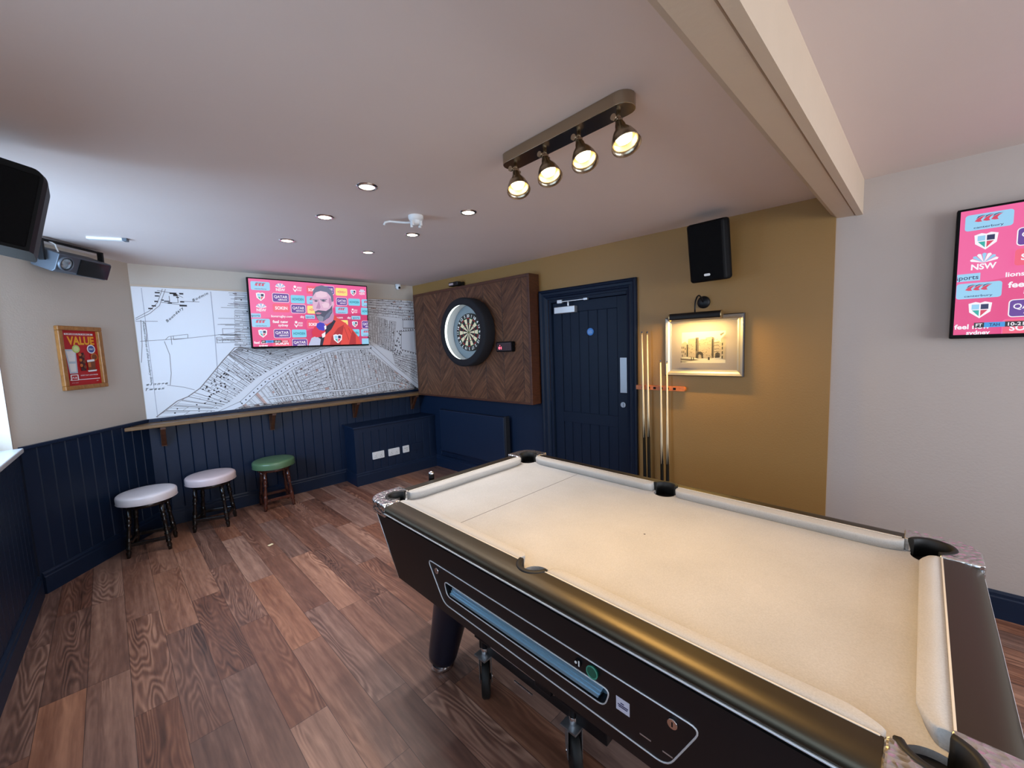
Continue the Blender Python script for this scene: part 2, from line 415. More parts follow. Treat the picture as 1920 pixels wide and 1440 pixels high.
# window wall on the viewer's left, running towards the viewer
WY0, WY1, SILL, HEAD = 2.55, YW-.03, 1.02, 2.27       # far window opening
V0, V1 = -1.3, 1.25                                  # window beside / behind the viewer
fw = thing('wall_window_side', None, None, (XW, 0, 0), TH_WIN, kind='structure')
b = B()
ends = [YF, V0, V1, WY0, WY1, YW+.02]
for a, c in ((YF-.1, V0), (V1, WY0), (WY1, YW+.02)): b.box2((a, 0, 0), (c, .22, H2+.1), M_cream)
for a, c in ((V0, V1), (WY0, WY1)):
    b.box2((a, 0, 0), (c, .22, SILL-.03), M_navy); b.box2((a, 0, HEAD), (c, .22, H2+.1), M_cream)
b.build('wall_window_side_plaster', fw, kind='structure')
for n, (a, c) in enumerate(((WY0, WY1), (V0, V1))):
    wroot = thing('window_%d' % (n+1), None, None, (XW, 0, 0), TH_WIN, kind='structure')
    b = B(); fr = .055
    y0, y1 = .12, .17
    b.box2((a, y0, SILL), (a+fr, y1, HEAD), M_whitepaint); b.box2((c-fr, y0, SILL), (c, y1, HEAD), M_whitepaint)
    b.box2((a+fr, y0, SILL), (c-fr, y1, SILL+fr), M_whitepaint); b.box2((a+fr, y0, HEAD-fr), (c-fr, y1, HEAD), M_whitepaint)
    mid = (a+c)/2; b.box2((mid-.03, y0, SILL+fr), (mid+.03, y1, HEAD-fr), M_whitepaint)
    b.build('window_frame', wroot, .004)
    b = B(); b.box2((a+fr, .143, SILL+fr), (mid-.03, .147, HEAD-fr), M_glass); b.box2((mid+.03, .143, SILL+fr), (c-fr, .147, HEAD-fr), M_glass); b.build('window_pane', wroot)
    b = B(); b.box2((a-.0, -.045, SILL-.03), (c, .12, SILL), M_whitepaint); b.build('window_sill', wroot, .006)
# wall behind the viewer; its unseen wide window is added for fill light
b = B()
for a, c, z0, z1 in ((-1.0, .2, 0, H2+.1), (3.1, XR, 0, H2+.1), (.2, 3.1, 0, .9), (.2, 3.1, 2.2, H2+.1)): b.box2((a, YF-.2, z0), (c, YF, z1), M_cream)
b.build('wall_front', kind='structure')
wroot = thing('window_3', None, None, (0, YF, 0), 0, kind='structure')
b = B()
for x in (.2, 1.15, 2.1, 3.05): b.box2((x, -.12, .9), (x+.05, -.07, 2.2), M_whitepaint)
b.box2((.2, -.12, .9), (3.1, -.07, .95), M_whitepaint); b.box2((.2, -.12, 2.15), (3.1, -.07, 2.2), M_whitepaint); b.build('window_frame', wroot)
b = B(); b.box2((.2, -.1, .9), (3.1, -.096, 2.2), M_glass); b.build('window_pane', wroot)

# ---- boarded dado (tongue and groove boards, vee joints)
def boards(x0, x1, z0, z1, th, pitch, m):
    b = B(); pts = [(x0, 0.)]; x = x0
    n = max(1, round((x1-x0)/pitch)); p = (x1-x0)/n; g = .005
    pts = [(x0, 0.), (x0, -th)]
    for i in range(n):
        a = x0+i*p
        if i: pts += [(a, -th+.006)]
        pts += [(a+g, -th), (a+p-g, -th)]
    pts += [(x1, -th), (x1, 0.)]
    k = b.mi(m)
    A = [b.bm.verts.new((px, py, z0)) for px, py in pts]; Bv = [b.bm.verts.new((px, py, z1)) for px, py in pts]
    for i in range(len(pts)-1):
        f = b.bm.faces.new((A[i], A[i+1], Bv[i+1], Bv[i])); f.material_index = k
    f = b.bm.faces.new(Bv); f.material_index = k; bmesh.ops.triangulate(b.bm, faces=[f])
    return b
fb = thing('trim_dado_back', None, None, (0, D, 0), 0, kind='structure')
boards(X0, W-.01, .0, 1.0, .018, .098, M_navy).build('dado_boards', fb, kind='structure')
b = B(); b.box2((X0, -.026, 1.0), (W-.01, 0, 1.02), M_navy); b.build('dado_rail', fb, .003, kind='structure')
fb = thing('trim_dado_left', None, None, (X0, D, 0), TH_LEFT, kind='structure')
boards(-LT+.02, 0, 0, 1.0, .018, .098, M_navy).build('dado_boards', fb, kind='structure')
b = B(); b.box2((-LT+.02, -.028, 1.0), (0, 0, 1.022), M_navy); b.build('dado_rail', fb, .003, kind='structure')
fb = thing('trim_dado_window', None, None, (XW, 0, 0), TH_WIN, kind='structure')
boards(YF, YW-.02, 0, .985, .02, .098, M_navy).build('dado_boards', fb, kind='structure')

def skirt(name, origin, rz, x0, x1, h=.15, th=.02, off=0.):
    r_ = B(); pr = [(off, 0), (off-th, 0), (off-th, h-.035), (off-th+.006, h-.028), (off-th+.006, h-.012), (off-.004, h), (off, h)]
    r_.loft([[(x, y, z) for y, z in pr] for x in (x0, x1)], M_navy, True, True, smooth=False)
    o = r_.build(name, kind='structure'); o.location = origin; o.rotation_euler = (0, 0, rz); return o
skirt('baseboard_back', (0, D, 0), 0, X0, 1.783, off=-.018)
skirt('baseboard_left', (X0, D, 0), TH_LEFT, -LT+.03, -.005, off=-.018)
skirt('baseboard_window', (XW, 0, 0), TH_WIN, YF, YW-.03, off=-.02)
skirt('baseboard_right', (W, D, 0), TH_DOOR, .33, 2.16)
skirt('baseboard_ochre', (W, D, 0), TH_DOOR, 3.2, SE)
skirt('baseboard_cream', (W, D, 0), TH_DOOR, SE, 8., h=.15, off=.03)
# low panel with bead moulding below the radiator
b = B(); b.box2((.42, -.014, .155), (1.72, 0, .262), M_navy)
for z in (.165, .225): b.tube([(.46, -.014, z), (1.68, -.014, z)], .006, M_navy, 6)
for x in (.46, 1.68): b.tube([(x, -.014, .165), (x, -.014, .225)], .006, M_navy, 6)
o = b.build('trim_radiator_panel', kind='structure'); o.location = (W, D, 0); o.rotation_euler = (0, 0, TH_DOOR)
# picture rail strip above the map
b = B(); b.box2((X0, D-.014, 2.213), (W, D, 2.227), M_beam); b.build('trim_map_top', kind='structure')

# ---- boxed-in casing under the shelf
bx = thing('trim_boxing', None, None, (0, D, 0), 0, kind='structure')
boards(1.783, 2.86, .0, .672, .331, .098, M_navy).build('boxing_boards', bx, kind='structure')
b = B(); b.box2((1.760, -.352, .672), (2.86, -.0, .694), M_navy); b.build('boxing_top', bx, .005, kind='structure')
b = B()
pr = [(-.331, 0), (-.349, 0), (-.349, .115), (-.343, .122), (-.343, .14), (-.335, .15), (-.331, .15)]
b.loft([[(x, y, z) for y, z in pr] for x in (1.765, 2.86)], M_navy, True, True, smooth=False)
b.box2((1.765, -.345, 0), (1.783, -.02, .145), M_navy)
b.box2((1.775, -.337, .15), (1.83, -.331, .672), M_navy); b.box2((1.83, -.337, .62), (2.86, -.331, .672), M_navy)
b.build('boxing_skirting', bx, kind='structure')
# sockets on the boxing
def socket(name, label, w, x, z, kind):
    t = thing(name, label, 'socket', (x, D-.332, z), 0, 'sockets on the boxing')
    m = M_navy if kind == 'blank' else M_white
    b = B(); b.prism(rrect(-w/2, -.043, w/2, .043, .006), 0, .010, m, to=lambda x, y, z: (x, -z, y)); b.build('plate', t, .002)
    if kind == 'double':
        for sx in (-.034, .034):
            b = B(); b.box2((sx-.006, -.0135, .012), (sx+.006, -.009, .03), M_white); b.build('rocker_switch', t, .001)
        for sx in (-.034, .034):
            b = B()
            for dx, dz, a, h in ((0, -.004, .004, .009), (-.011, -.022, .007, .004), (.011, -.022, .007, .004)):
                b.box2((sx+dx-a/2, -.0105, dz-h/2), (sx+dx+a/2, -.0101, dz+h/2), M_black)
            b.build('pin_holes', t)
    elif kind == 'single':
        b = B()
        for dx, dz in ((-.014, .012), (.012, .012), (.012, -.012)): b.box2((dx-.006, -.0115, dz-.005), (dx+.006, -.0101, dz+.005), P('socket_grey', S(150, 150, 150), .4))
        b.build('data_ports', t)
    else:
        b = B(); b.box2((-w/2+.008, -.0115, -.033), (w/2-.008, -.0101, .033), M_navy); b.build('cover_plate', t, .001)
    return t
socket('double_socket', 'white double wall socket, the one nearest the green stool', .146, 2.048, .318, 'double')
socket('double_socket', 'white double wall socket between the other double and the small square plate', .146, 2.250, .316, 'double')
socket('data_socket', 'small square white data plate beside the two double sockets', .086, 2.412, .317, 'single')
socket('blank_plate', 'navy painted blank plate right of the white sockets', .146, 2.56, .325, 'blank')

# ---- drinks shelf with brackets
sh = thing('drinks_shelf', 'long waxed pine drinks ledge under the old map', 'shelf', (0, D, 0))
b = B(); b.prism([(X0, -.02), (X0+DL.x/(-DL.y)*.205*1.0-.0, -.215), (W-.012, -.215), (W-.004, -.02)], .958, .99, M_shelf); b.build('shelf_board', sh, .005)
for x in (.142, 1.025, 1.915, 2.70):
    b = B(); b.box2((x-.02, -.19, .932), (x+.02, -.026, .957), M_darkwood); b.box2((x-.02, -.05, .76), (x+.02, -.026, .932), M_darkwood)
    b.loft([[(x-.017, -.17, .932), (x-.017, -.135, .932), (x-.017, -.05, .80), (x-.017, -.05, .765)], [(x+.017, -.17, .932), (x+.017, -.135, .932), (x+.017, -.05, .80), (x+.017, -.05, .765)]], M_darkwood, smooth=False)
    b.build('bracket', sh, .003)

# ---- old town map
def build_map():
    y = D-.004; mx0, mx1, mz0, mz1 = X0+.004, W-.004, 1.022, 2.212
    paper = P('map_paper', S(238, 235, 235), .6, noise=.02, nscale=2.5)
    ink = P('map_ink', S(136, 124, 119), .7); dk = P('map_ink_dark', S(58, 50, 48), .7); pk = P('map_wash', S(216, 178, 164), .7); faint = P('map_fold', S(178, 174, 180), .7)
    c = Canvas(y, .0); c.rect(mx0, mz0, mx1, mz1, paper, y); c.clip = (mx0, mz0, mx1, mz1)
    L1, L2 = y-.0010, y-.0014; L0 = y-.0006
    road = P('map_road', S(240, 238, 240), .6)
    def bil(q, a, t):
        (x0, z0), (x1, z1), (x2, z2), (x3, z3) = q
        return ((1-a)*(1-t)*x0+a*(1-t)*x1+a*t*x2+(1-a)*t*x3, (1-a)*(1-t)*z0+a*(1-t)*z1+a*t*z2+(1-a)*t*z3)
    def block(q, rows, pitch, dots=.25, w=.0030, wash=0., street=.12):
        rnd = random.Random(hash(tuple(q[0])) % 1000+rows)
        La = sqrt((q[1][0]-q[0][0])**2+(q[1][1]-q[0][1])**2)
        edges = [0.]; 
        for i in range(rows): edges.append(edges[-1]+rnd.uniform(.7, 1.3))
        edges = [e/edges[-1] for e in edges]
        for i in range(rows):
            t0, t1 = edges[i], edges[i+1]; t0 += (t1-t0)*street*.5; t1 -= (t1-t0)*street*.5
            n = max(2, int(La/pitch)); a = 0.
            c.line([bil(q, 0, t0), bil(q, .5, t0), bil(q, 1, t0)], w, ink, L1); c.line([bil(q, 0, t1), bil(q, .5, t1), bil(q, 1, t1)], w, ink, L1)
            while a < 1:
                da = rnd.uniform(.5, 1.7)/n; a1 = min(1, a+da)
                if rnd.random() < .09: a = a1; continue
                c.line([bil(q, a, t0), bil(q, a, t1)], w*.85, ink, L1)
                if rnd.random() < .8:
                    tm = t0+(t1-t0)*rnd.uniform(.25, .75); c.line([bil(q, a, tm), bil(q, a1, tm)], w*.8, ink, L1)
                if rnd.random() < .45:
                    tm = t0+(t1-t0)*rnd.choice((.15, .85)); c.line([bil(q, a, tm), bil(q, a1, tm)], w*.8, ink, L1)
                if rnd.random() < dots:
                    tm = rnd.uniform(t0, t1); p = bil(q, (a+a1)/2, tm); d = rnd.uniform(.003, .0065); c.rect(p[0]-d, p[1]-d, p[0]+d, p[1]+d, dk, L2)
                if wash and rnd.random() < wash:
                    c.poly([bil(q, a, t0), bil(q, a1, t0), bil(q, a1, (t0+t1)/2), bil(q, a, (t0+t1)/2)], pk, L0)
                a = a1
    block([(.11, 1.032), (.514, 1.009), (.685, 1.111), (.452, 1.265)], 6, .2, .7, street=.05)
    block([(.452, 1.265), (.685, 1.111), (.938, 1.329), (.708, 1.58)], 12, .05, .3, street=.03)
    block([(.708, 1.58), (.938, 1.329), (1.274, 1.515), (.814, 1.657)], 14, .05, .2, street=.03)
    block([(.929, 1.64), (.814, 1.657), (1.274, 1.515), (1.649, 1.621)], 16, .05, .2, street=.05)
    block([(.814, 2.205), (.953, 2.205), (.931, 1.654), (.769, 1.669)], 22, .05, .25, street=.3)
    block([(.953, 2.2), (2.2, 2.2), (2.2, 1.62), (.931, 1.63)], 12, .045, .2)
    block([(.714, 1.019), (.760, 1.019), (1.128, 1.022), (1.019, 1.235)], 5, .05, .2, wash=.35)
    block([(1.129, 1.028), (1.019, 1.235), (1.30, 1.40), (1.41, 1.04)], 8, .03, .3, wash=.04); block([(1.30, 1.40), (1.586, 1.55), (1.696, 1.052), (1.41, 1.04)], 11, .032, .3, wash=.04, street=.05)
    block([(1.696, 1.052), (1.586, 1.55), (1.87, 1.58), (1.95, 1.05)], 7, .034, .28, wash=.05); block([(1.955, 1.05), (1.875, 1.58), (2.15, 1.59), (2.224, 1.04)], 7, .04, .28, wash=.03, street=.22)
    block([(2.224, 1.04), (2.159, 1.57), (2.47, 1.31), (2.558, 1.041)], 9, .034, .25, wash=.04, street=.2)
    block([(2.485, 1.30), (2.822, 1.03), (2.819, 1.007), (2.558, 1.041)], 5, .03, .3, wash=.3)
    block([(2.19, 2.015), (2.194, 1.69), (2.385, 1.577), (2.42, 1.96)], 7, .03, .2, street=.25)
    block([(2.205, 2.212), (2.827, 2.215), (2.826, 1.965), (2.197, 2.015)], 7, .045, .55, wash=.08)
    block([(2.478, 1.539), (2.826, 1.468), (2.827, 1.124), (2.517, 1.342)], 8, .04, .3)
    block([(2.412, 1.952), (2.385, 1.577), (2.50, 1.53), (2.56, 1.93)], 5, .03, .2)
    block([(.75, 1.022), (2.82, 1.022), (2.82, 1.045), (.75, 1.05)], 2, .035, .2, wash=.5)
    # open squares
    for q in ([(2.626, 1.802), (2.817, 1.815), (2.821, 1.512), (2.61, 1.57)], [(2.66, 1.956), (2.818, 1.958), (2.819, 1.851), (2.653, 1.851)]):
        c.poly(q, road, y-.0016); c.line(q+[q[0]], .005, ink, y-.002)
        for i in range(14):
            p = bil(q, random.choice((-.06, 1.02, random.random())), random.random()); 
        for i in range(12):
            p = bil(q, i/11, 1.04 if i % 2 else -.05); c.rect(p[0]-.006, p[1]-.008, p[0]+.006, p[1]+.008, dk, L2)
    for i in range(26):
        x = random.uniform(2.50, 2.62); z = random.uniform(1.5, 1.82); c.rect(x-.006, z-.01, x+.006, z+.01, dk, L2)
    # roads
    def ribbon(a, w, cc):
        c.line(a, w, road, y-.0018); n = len(a)
        for sgn in (-1, 1):
            pts = []
            for i in range(n):
                p = a[max(0, i-1)]; q = a[min(n-1, i+1)]; L = sqrt((q[0]-p[0])**2+(q[1]-p[1])**2)
                pts.append((a[i][0]-sgn*(q[1]-p[1])/L*w/2, a[i][1]+sgn*(q[0]-p[0])/L*w/2))
            c.line(pts, .004, ink, y-.0022)
    rd = [(.58, .995), (.78, 1.075), (1.02, 1.29), (1.28, 1.446), (1.59, 1.573), (1.834, 1.628), (2.2, 1.615), (2.5, 1.328), (2.83, 1.05)]
    ribbon(rd, .05, None)
    for i in range(20):
        a = i/19*3.0; k = int(a); t = a-k
        x = rd[k+1][0]+(rd[k+2][0]-rd[k+1][0])*t if k+2 < len(rd) else rd[-1][0]; z = rd[k+1][1]+(rd[k+2][1]-rd[k+1][1])*t
        c.circ(x, z, .007, dk, seg=6) if False else c.rect(x-.006, z-.006, x+.006, z+.006, dk, y-.0024)
    ribbon([(1.02, 1.10), (1.5, 1.12), (2.0, 1.10), (2.35, 1.16), (2.55, 1.12)], .022, None)
    # open ground on the left: boundary, paths, houses, faint folds
    c.line([(.11, 1.032), (.2, 1.105), (.27, 1.161), (.352, 1.193), (.452, 1.265), (.547, 1.382), (.658, 1.524), (.767, 1.648), (.823, 1.657)], .008, ink, L2)
    for pts in ([(.052, 1.93), (.151, 1.999), (.212, 2.073), (.258, 2.2)], [(.052, 1.915), (.151, 1.975), (.225, 2.05), (.28, 2.2)],
                [(.065, 1.727), (.238, 1.738), (.402, 1.75), (.602, 1.774), (.712, 1.788), (.80, 1.80)], [(.298, 1.772), (.405, 1.786), (.402, 1.75), (.295, 1.737), (.298, 1.772)],
                [(.238, 1.738), (.262, 1.765), (.298, 1.772)], [(.229, 1.724), (.256, 1.599), (.251, 1.425), (.234, 1.317)], [(.211, 1.319), (.333, 1.287), (.41, 1.253)], [(.086, 1.917), (.075, 1.7), (.055, 1.536)],
                [(.112, 1.893), (.115, 1.8), (.108, 1.726)], [(.05, 1.905), (.2, 1.905)], [(.28, 1.765), (.28, 1.69)], [(.62, 1.74), (.81, 1.735)], [(.62, 1.70), (.80, 1.70)], [(.625, 1.70), (.625, 1.755), (.67, 1.755), (.67, 1.70)], [(.68, 1.78), (.68, 1.84), (.78, 1.84)]):
        c.line(pts, .004, ink, L2)
    c.line([(.617, 2.2), (.615, 1.82), (.604, 1.40)], .006, faint, L1); c.line([(.115, 2.2), (.12, 1.022)], .004, faint, L1)
    for x, z, w, h in ((.16, 2.02, .03, .012), (.185, 2.045, .03, .012), (.205, 2.085, .025, .012), (.215, 2.135, .03, .011), (.22, 2.165, .035, .012), (.28, 2.09, .04, .01), (.30, 2.075, .03, .012), (.33, 2.165, .05, .014), (.345, 2.15, .03, .02), (.39, 2.165, .03, .014), (.39, 2.09, .03, .012), (.395, 2.055, .055, .016), (.36, 2.13, .02, .01), (.25, 2.10, .02, .01)):
        c.rect(x-w/2, z-h/2, x+w/2, z+h/2, dk, L2)
    for pts in ([(.22, 2.185), (.34, 2.165), (.40, 2.13)], [(.24, 2.08), (.39, 2.06)], [(.30, 2.14), (.30, 2.08), (.36, 2.08), (.36, 2.15)], [(.38, 2.095), (.52, 2.095)]): c.line(pts, .0045, ink, L2)
    for i in range(26):
        z = random.uniform(1.7, 2.2); x = .80+random.uniform(-.16, .02)*(1 if z < 2.05 else .5); c.line([(x, z), (.83, z)], .004, ink, L2)
    for i in range(30):
        x = random.uniform(.47, .70); z = 1.11+(x-.45)*.75+random.uniform(-.02, .13); c.rect(x-.007, z-.006, x+.007, z+.006, dk, L2)
    c.text('Boundary', .325, 1.972, .022, ink, .19, ang=.80, shear=.3, space=1.3); c.text('Bodmin', .53, 2.145, .022, ink, .15, ang=.56, shear=.3, space=1.3)
    c.text('Ancient course of the boundary line', .106, 1.63, .017, ink, .56, ang=-pi/2+.01, bold=.01, shear=.3)
    c.text('elonge', .145, 1.338, .022, ink, .15, shear=.4, space=1.4); c.text('Tween', .125, 1.293, .022, ink, .13, shear=.4, space=1.4)
    c.text('The High Bounds', .70, 1.725, .012, dk, .15)
    o = c.b.build('town_map'); bpy.context.view_layer.update()
    tag(o, 'large black and white old town map covering the end wall', 'map')
build_map()

# ---- televisions
def tv_screen(w, h, person=True):
    """a broadcast picture: interview backdrop with sponsors' panels"""
    c = Canvas(0., .00012); hw, hh = w/2, h/2
    c.clip = (-hw, -hh, hw, hh)
    e = lambda n, r, g, b_: E('screen_'+n, S(r, g, b_), 1.0)
    pink, pink2, deep = e('pink', 226, 72, 132), e('rose', 238, 96, 156), e('deep', 205, 58, 112)
    wh, lb, cy, pu, yl, rd, nv, blk = e('white', 246, 240, 248), e('sky', 150, 205, 238), e('aqua', 124, 208, 236), e('purple', 100, 58, 150), e('yellow', 248, 226, 130), e('coral', 240, 92, 120), e('navy', 32, 36, 84), e('black', 14, 14, 18)
    teal, cor, gr = e('teal', 20, 128, 150), e('logo_red', 214, 60, 92), e('green', 40, 170, 160)
    X = lambda u: (u-.5)*w
    Z = lambda v: (.5-v)*h
    c.rect(-hw, -hh, hw, hh, pink)
    c.poly([(-hw, hh), (-hw, -hh*.2), (hw*.1, hh*.1), (hw, hh*.55), (hw, hh)], pink2); c.poly([(-hw*.6, -hh), (hw*.4, hh*.0), (hw, hh*.1), (hw, -hh)], deep)
    def panel(u0, u1, v, hv, m, border=None):
        x0, x1, z0, z1 = X(u0), X(u1), Z(v+hv/2), Z(v-hv/2); r_ = (z1-z0)*.16
        if border: c.rrect(x0-.004, z0-.004, x1+.004, z1+.004, r_+.003, border)
        c.rrect(x0, z0, x1, z1, r_, m)
    def cant(u0, u1, v, hv):
        panel(u0, u1, v, hv, lb); cx = X((u0+u1)/2); cz = Z(v)+.01; k = (X(u1)-X(u0))
        for i in (-1, 0, 1):
            x = cx+i*k*.17
            c.poly([(x-k*.13, cz-k*.03), (x-k*.06, cz+k*.06), (x+k*.02, cz+k*.10), (x+k*.11, cz+k*.11), (x+k*.04, cz+k*.06), (x+k*.0, cz), (x+k*.03, cz-k*.06), (x-k*.05, cz-k*.06)], cor)
            c.poly([(x-k*.10, cz+k*.03), (x-k*.04, cz+k*.085), (x+k*.02, cz+k*.115), (x+k*.13, cz+k*.125), (x+k*.02, cz+k*.135), (x-k*.06, cz+k*.11)], nv)
        c.text('canterbury', cx, Z(v)-hv*h*.33, hv*h*.13, nv, k*.62, .01)
    def qatar(u0, u1, v, hv):
        panel(u0, u1, v, hv, pu, wh); k = X(u1)-X(u0); cx = X((u0+u1)/2)
        c.text('QATAR', cx, Z(v)+hv*h*.12, hv*h*.32, wh, k*.84, .015); c.text('AIRWAYS', cx+k*.1, Z(v)-hv*h*.24, hv*h*.2, wh, k*.58, .02)
    def howden(u0, u1, v, hv):
        panel(u0, u1, v, hv, cy); c.text('HOWDEN', X((u0+u1)/2), Z(v), hv*h*.3, teal, (X(u1)-X(u0))*.8, .03)
    def sokin(u0, u1, v, hv):
        panel(u0, u1, v, hv, rd, pink2); c.text('SOKIN', X((u0+u1)/2), Z(v), hv*h*.36, wh, (X(u1)-X(u0))*.74, .03)
    def dhl(u0, u1, v, hv):
        panel(u0, u1, v, hv, yl); c.text('=DHL=', X((u0+u1)/2), Z(v), hv*h*.28, rd, (X(u1)-X(u0))*.72, .03, shear=.25)
    def crest(u, v, s=.04):
        x, z = X(u), Z(v); 
        sh_ = lambda k: [(x-k, z+k*.8), (x-k*.4, z+k), (x, z+k*.85), (x+k*.4, z+k), (x+k, z+k*.8), (x+k*.9, z-k*.3), (x, z-k*1.1), (x-k*.9, z-k*.3)]
        c.poly(sh_(s), wh); k = s*.42
        c.rect(x-k*1.7, z+.1*k, x-.15*k, z+1.6*k, lb); c.rect(x+.15*k, z+.1*k, x+1.7*k, z+1.6*k, nv); c.poly([(x-k*1.6, z-.15*k), (x-.15*k, z-.15*k), (x-.15*k, z-2*k)], gr); c.poly([(x+.15*k, z-.15*k), (x+1.6*k, z-.15*k), (x+.15*k, z-2*k)], cor)
    def nsw(u, v, s=.045):
        x, z = X(u), Z(v)
        for i in range(7):
            a = radians(18+24*i); c.poly([(x, z-.1*s), (x+s*cos(a-.17), z+.9*s*sin(a-.17)), (x+1.12*s*cos(a), z+1.0*s*sin(a)), (x+s*cos(a+.17), z+.9*s*sin(a+.17))], lb if i % 2 else wh)
        c.text('NSW', x, z-.5*s, s*.62, wh, s*1.9, .03)
    def hn(u, v, s=.04):
        x, z = X(u), Z(v)
        c.poly([(x-s*.9, z+s*.2), (x-s*.9, z-s*.3), (x-s*.45, z-s), (x, z-s*.3), (x, z+s*.2), (x-s*.2, z-s*.25), (x-s*.45, z-s*.5), (x-s*.7, z-s*.25)], wh); c.circ(x-s*.45, z+s*.45, s*.33, wh)
        c.text('IRISH', x+s*.65, z+s*.25, s*.45, wh, s*1.1, .02); c.text('RUGBY', x+s*.65, z-s*.4, s*.45, wh, s*1.1, .02)
    def feel(u, v, s=.028):
        c.text('feel new', X(u), Z(v)+s*.55, s, wh, s*5.2, .03); c.text('sydney', X(u)+s*.9, Z(v)-s*.75, s*.85, wh, s*3.4, .03)
    hv = .125
    # rows from the top
    cant(.015, .155, .10, hv); nsw(.235, .105); hn(.365, .105); sokin(.445, .555, .11, hv); qatar(.585, .685, .10, hv); dhl(.70, .81, .115, hv); crest(.868, .115, .034); nsw(.955, .10, .036)
    crest(.08, .255); qatar(.17, .295, .26, hv); howden(.31, .425, .27, hv); cant(.44, .56, .275, hv); qatar(.705, .80, .275, hv*.95); howden(.815, .93, .275, hv*.95); cant(.945, 1.06, .28, hv)
    nsw(.078, .42); sokin(.165, .295, .415, hv); qatar(.31, .425, .42, hv); dhl(.44, .55, .425, hv); cant(.69, .805, .42, hv*.9); hn(.865, .425, .034); howden(.935, 1.05, .425, hv)
    c.rect(X(-.01), Z(.565), X(.07), Z(.505), lb); c.text('sports', X(.03), Z(.535), .022, nv, .08, .01); c.text('lionsrugby.com', X(.23), Z(.54), .022, wh, .20, .025)
    c.text('sky', X(.395), Z(.54), .024, wh, .04, .03); c.rect(X(.42), Z(.57), X(.5), Z(.51), lb); c.text('sports', X(.46), Z(.54), .02, nv, .08, .01)
    c.text('sky', X(.815), Z(.54), .024, wh, .04, .03); c.rect(X(.838), Z(.57), X(.925), Z(.51), lb); c.text('sports', X(.882), Z(.54), .02, nv, .08, .01); c.text('lionsrugby.com', X(.68), Z(.54), .022, wh, .18, .02)
    cant(0, .135, .645, hv); feel(.215, .645); hn(.355, .655); sokin(.43, .54, .66, hv); dhl(.70, .80, .63, .09); crest(.868, .65, .034); qatar(.94, 1.04, .66, hv)
    crest(.075, .80); qatar(.16, .285, .805, hv); howden(.30, .42, .805, hv); howden(.79, .91, .80, hv); cant(.925, 1.04, .80, hv)
    sokin(.145, .285, .955, hv); qatar(.30, .42, .96, hv); sokin(.80, .9, .955, hv); c.rect(X(.93), Z(1.), X(1.), Z(.90), lb)
    feel(.055, .955, .024)
    if person:
        skin, sk2, hair, beard, beard2, jack, jack2, coll, lip = e('skin', 222, 178, 206), e('skin_shade', 190, 140, 178), e('hair', 108, 112, 140), e('beard', 78, 80, 104), e('beard_grey', 138, 140, 160), e('jacket', 222, 70, 62), e('jacket_shade', 176, 44, 48), e('collar', 28, 30, 52), e('lip', 190, 120, 150)
        def pp(pts, m): c.poly([(X(a), Z(b_)) for a, b_ in pts], m)
        pp([(.46, 1.0), (.46, .88), (.50, .80), (.535, .70), (.56, .62), (.64, .56), (.68, .50), (.70, .55), (.78, .64), (.84, .74), (.90, .88), (.92, 1.0)], jack)
        pp([(.62, 1.0), (.64, .86), (.70, .72), (.76, .66), (.74, .80), (.72, 1.0)], jack2); pp([(.80, 1.0), (.82, .86), (.84, .76), (.87, .84), (.87, 1.0)], jack2)
        pp([(.50, 1.0), (.53, .82), (.57, .72), (.65, .62), (.66, .58), (.685, .60), (.64, .74), (.58, .84), (.555, 1.0)], coll)
        pp([(.535, .60), (.60, .66), (.66, .60), (.67, .52), (.66, .40), (.54, .52), (.53, .68), (.55, .74), (.60, .70)], sk2)
        pp([(.487, .22), (.505, .14), (.56, .11), (.62, .12), (.655, .18), (.665, .28), (.66, .40), (.645, .50), (.60, .58), (.55, .60), (.52, .55), (.50, .45), (.485, .40), (.492, .32)], skin)
        pp([(.488, .22), (.495, .12), (.52, .06), (.57, .03), (.62, .045), (.655, .10), (.672, .20), (.672, .30), (.655, .30), (.648, .20), (.615, .135), (.56, .12), (.515, .15)], hair)
        skh = e('skin_light', 236, 200, 220)
        pp([(.515, .15), (.56, .125), (.61, .14), (.62, .20), (.57, .23), (.52, .225)], skh); pp([(.565, .33), (.60, .30), (.635, .32), (.62, .385), (.58, .39)], skh); pp([(.632, .22), (.652, .24), (.652, .33), (.636, .36), (.628, .30)], sk2)
        pp([(.655, .29), (.672, .275), (.676, .33), (.664, .385), (.655, .36)], skin)
        pp([(.50, .455), (.53, .43), (.56, .435), (.60, .44), (.635, .40), (.658, .34), (.655, .46), (.625, .545), (.57, .61), (.53, .60), (.508, .53)], beard)
        pp([(.60, .50), (.645, .42), (.652, .44), (.622, .535), (.575, .60), (.58, .55)], hair)
        pp([(.513, .53), (.545, .515), (.575, .54), (.57, .605), (.535, .61)], beard2); pp([(.507, .475), (.53, .463), (.56, .475), (.545, .497), (.515, .497)], lip)
        pp([(.497, .285), (.515, .272), (.535, .285), (.515, .30)], beard); pp([(.555, .275), (.58, .26), (.61, .275), (.58, .292)], beard)
        pp([(.49, .262), (.54, .262), (.54, .27), (.49, .272)], hair); pp([(.55, .255), (.61, .245), (.615, .256), (.55, .265)], hair); pp([(.54, .28), (.532, .38), (.512, .405), (.545, .41), (.553, .38)], sk2)
        # microphone with a red and blue windshield, held up by a hand
        blu, red_, fing = e('mic_blue', 60, 52, 190), e('mic_red', 214, 40, 70), e('sleeve', 190, 196, 226)
        pp([(.43, 1.0), (.46, .88), (.50, .85), (.54, .9), (.53, 1.0)], fing); pp([(.465, .78), (.49, .70), (.53, .66), (.575, .70), (.585, .78), (.55, .86), (.50, .87), (.47, .84)], red_)
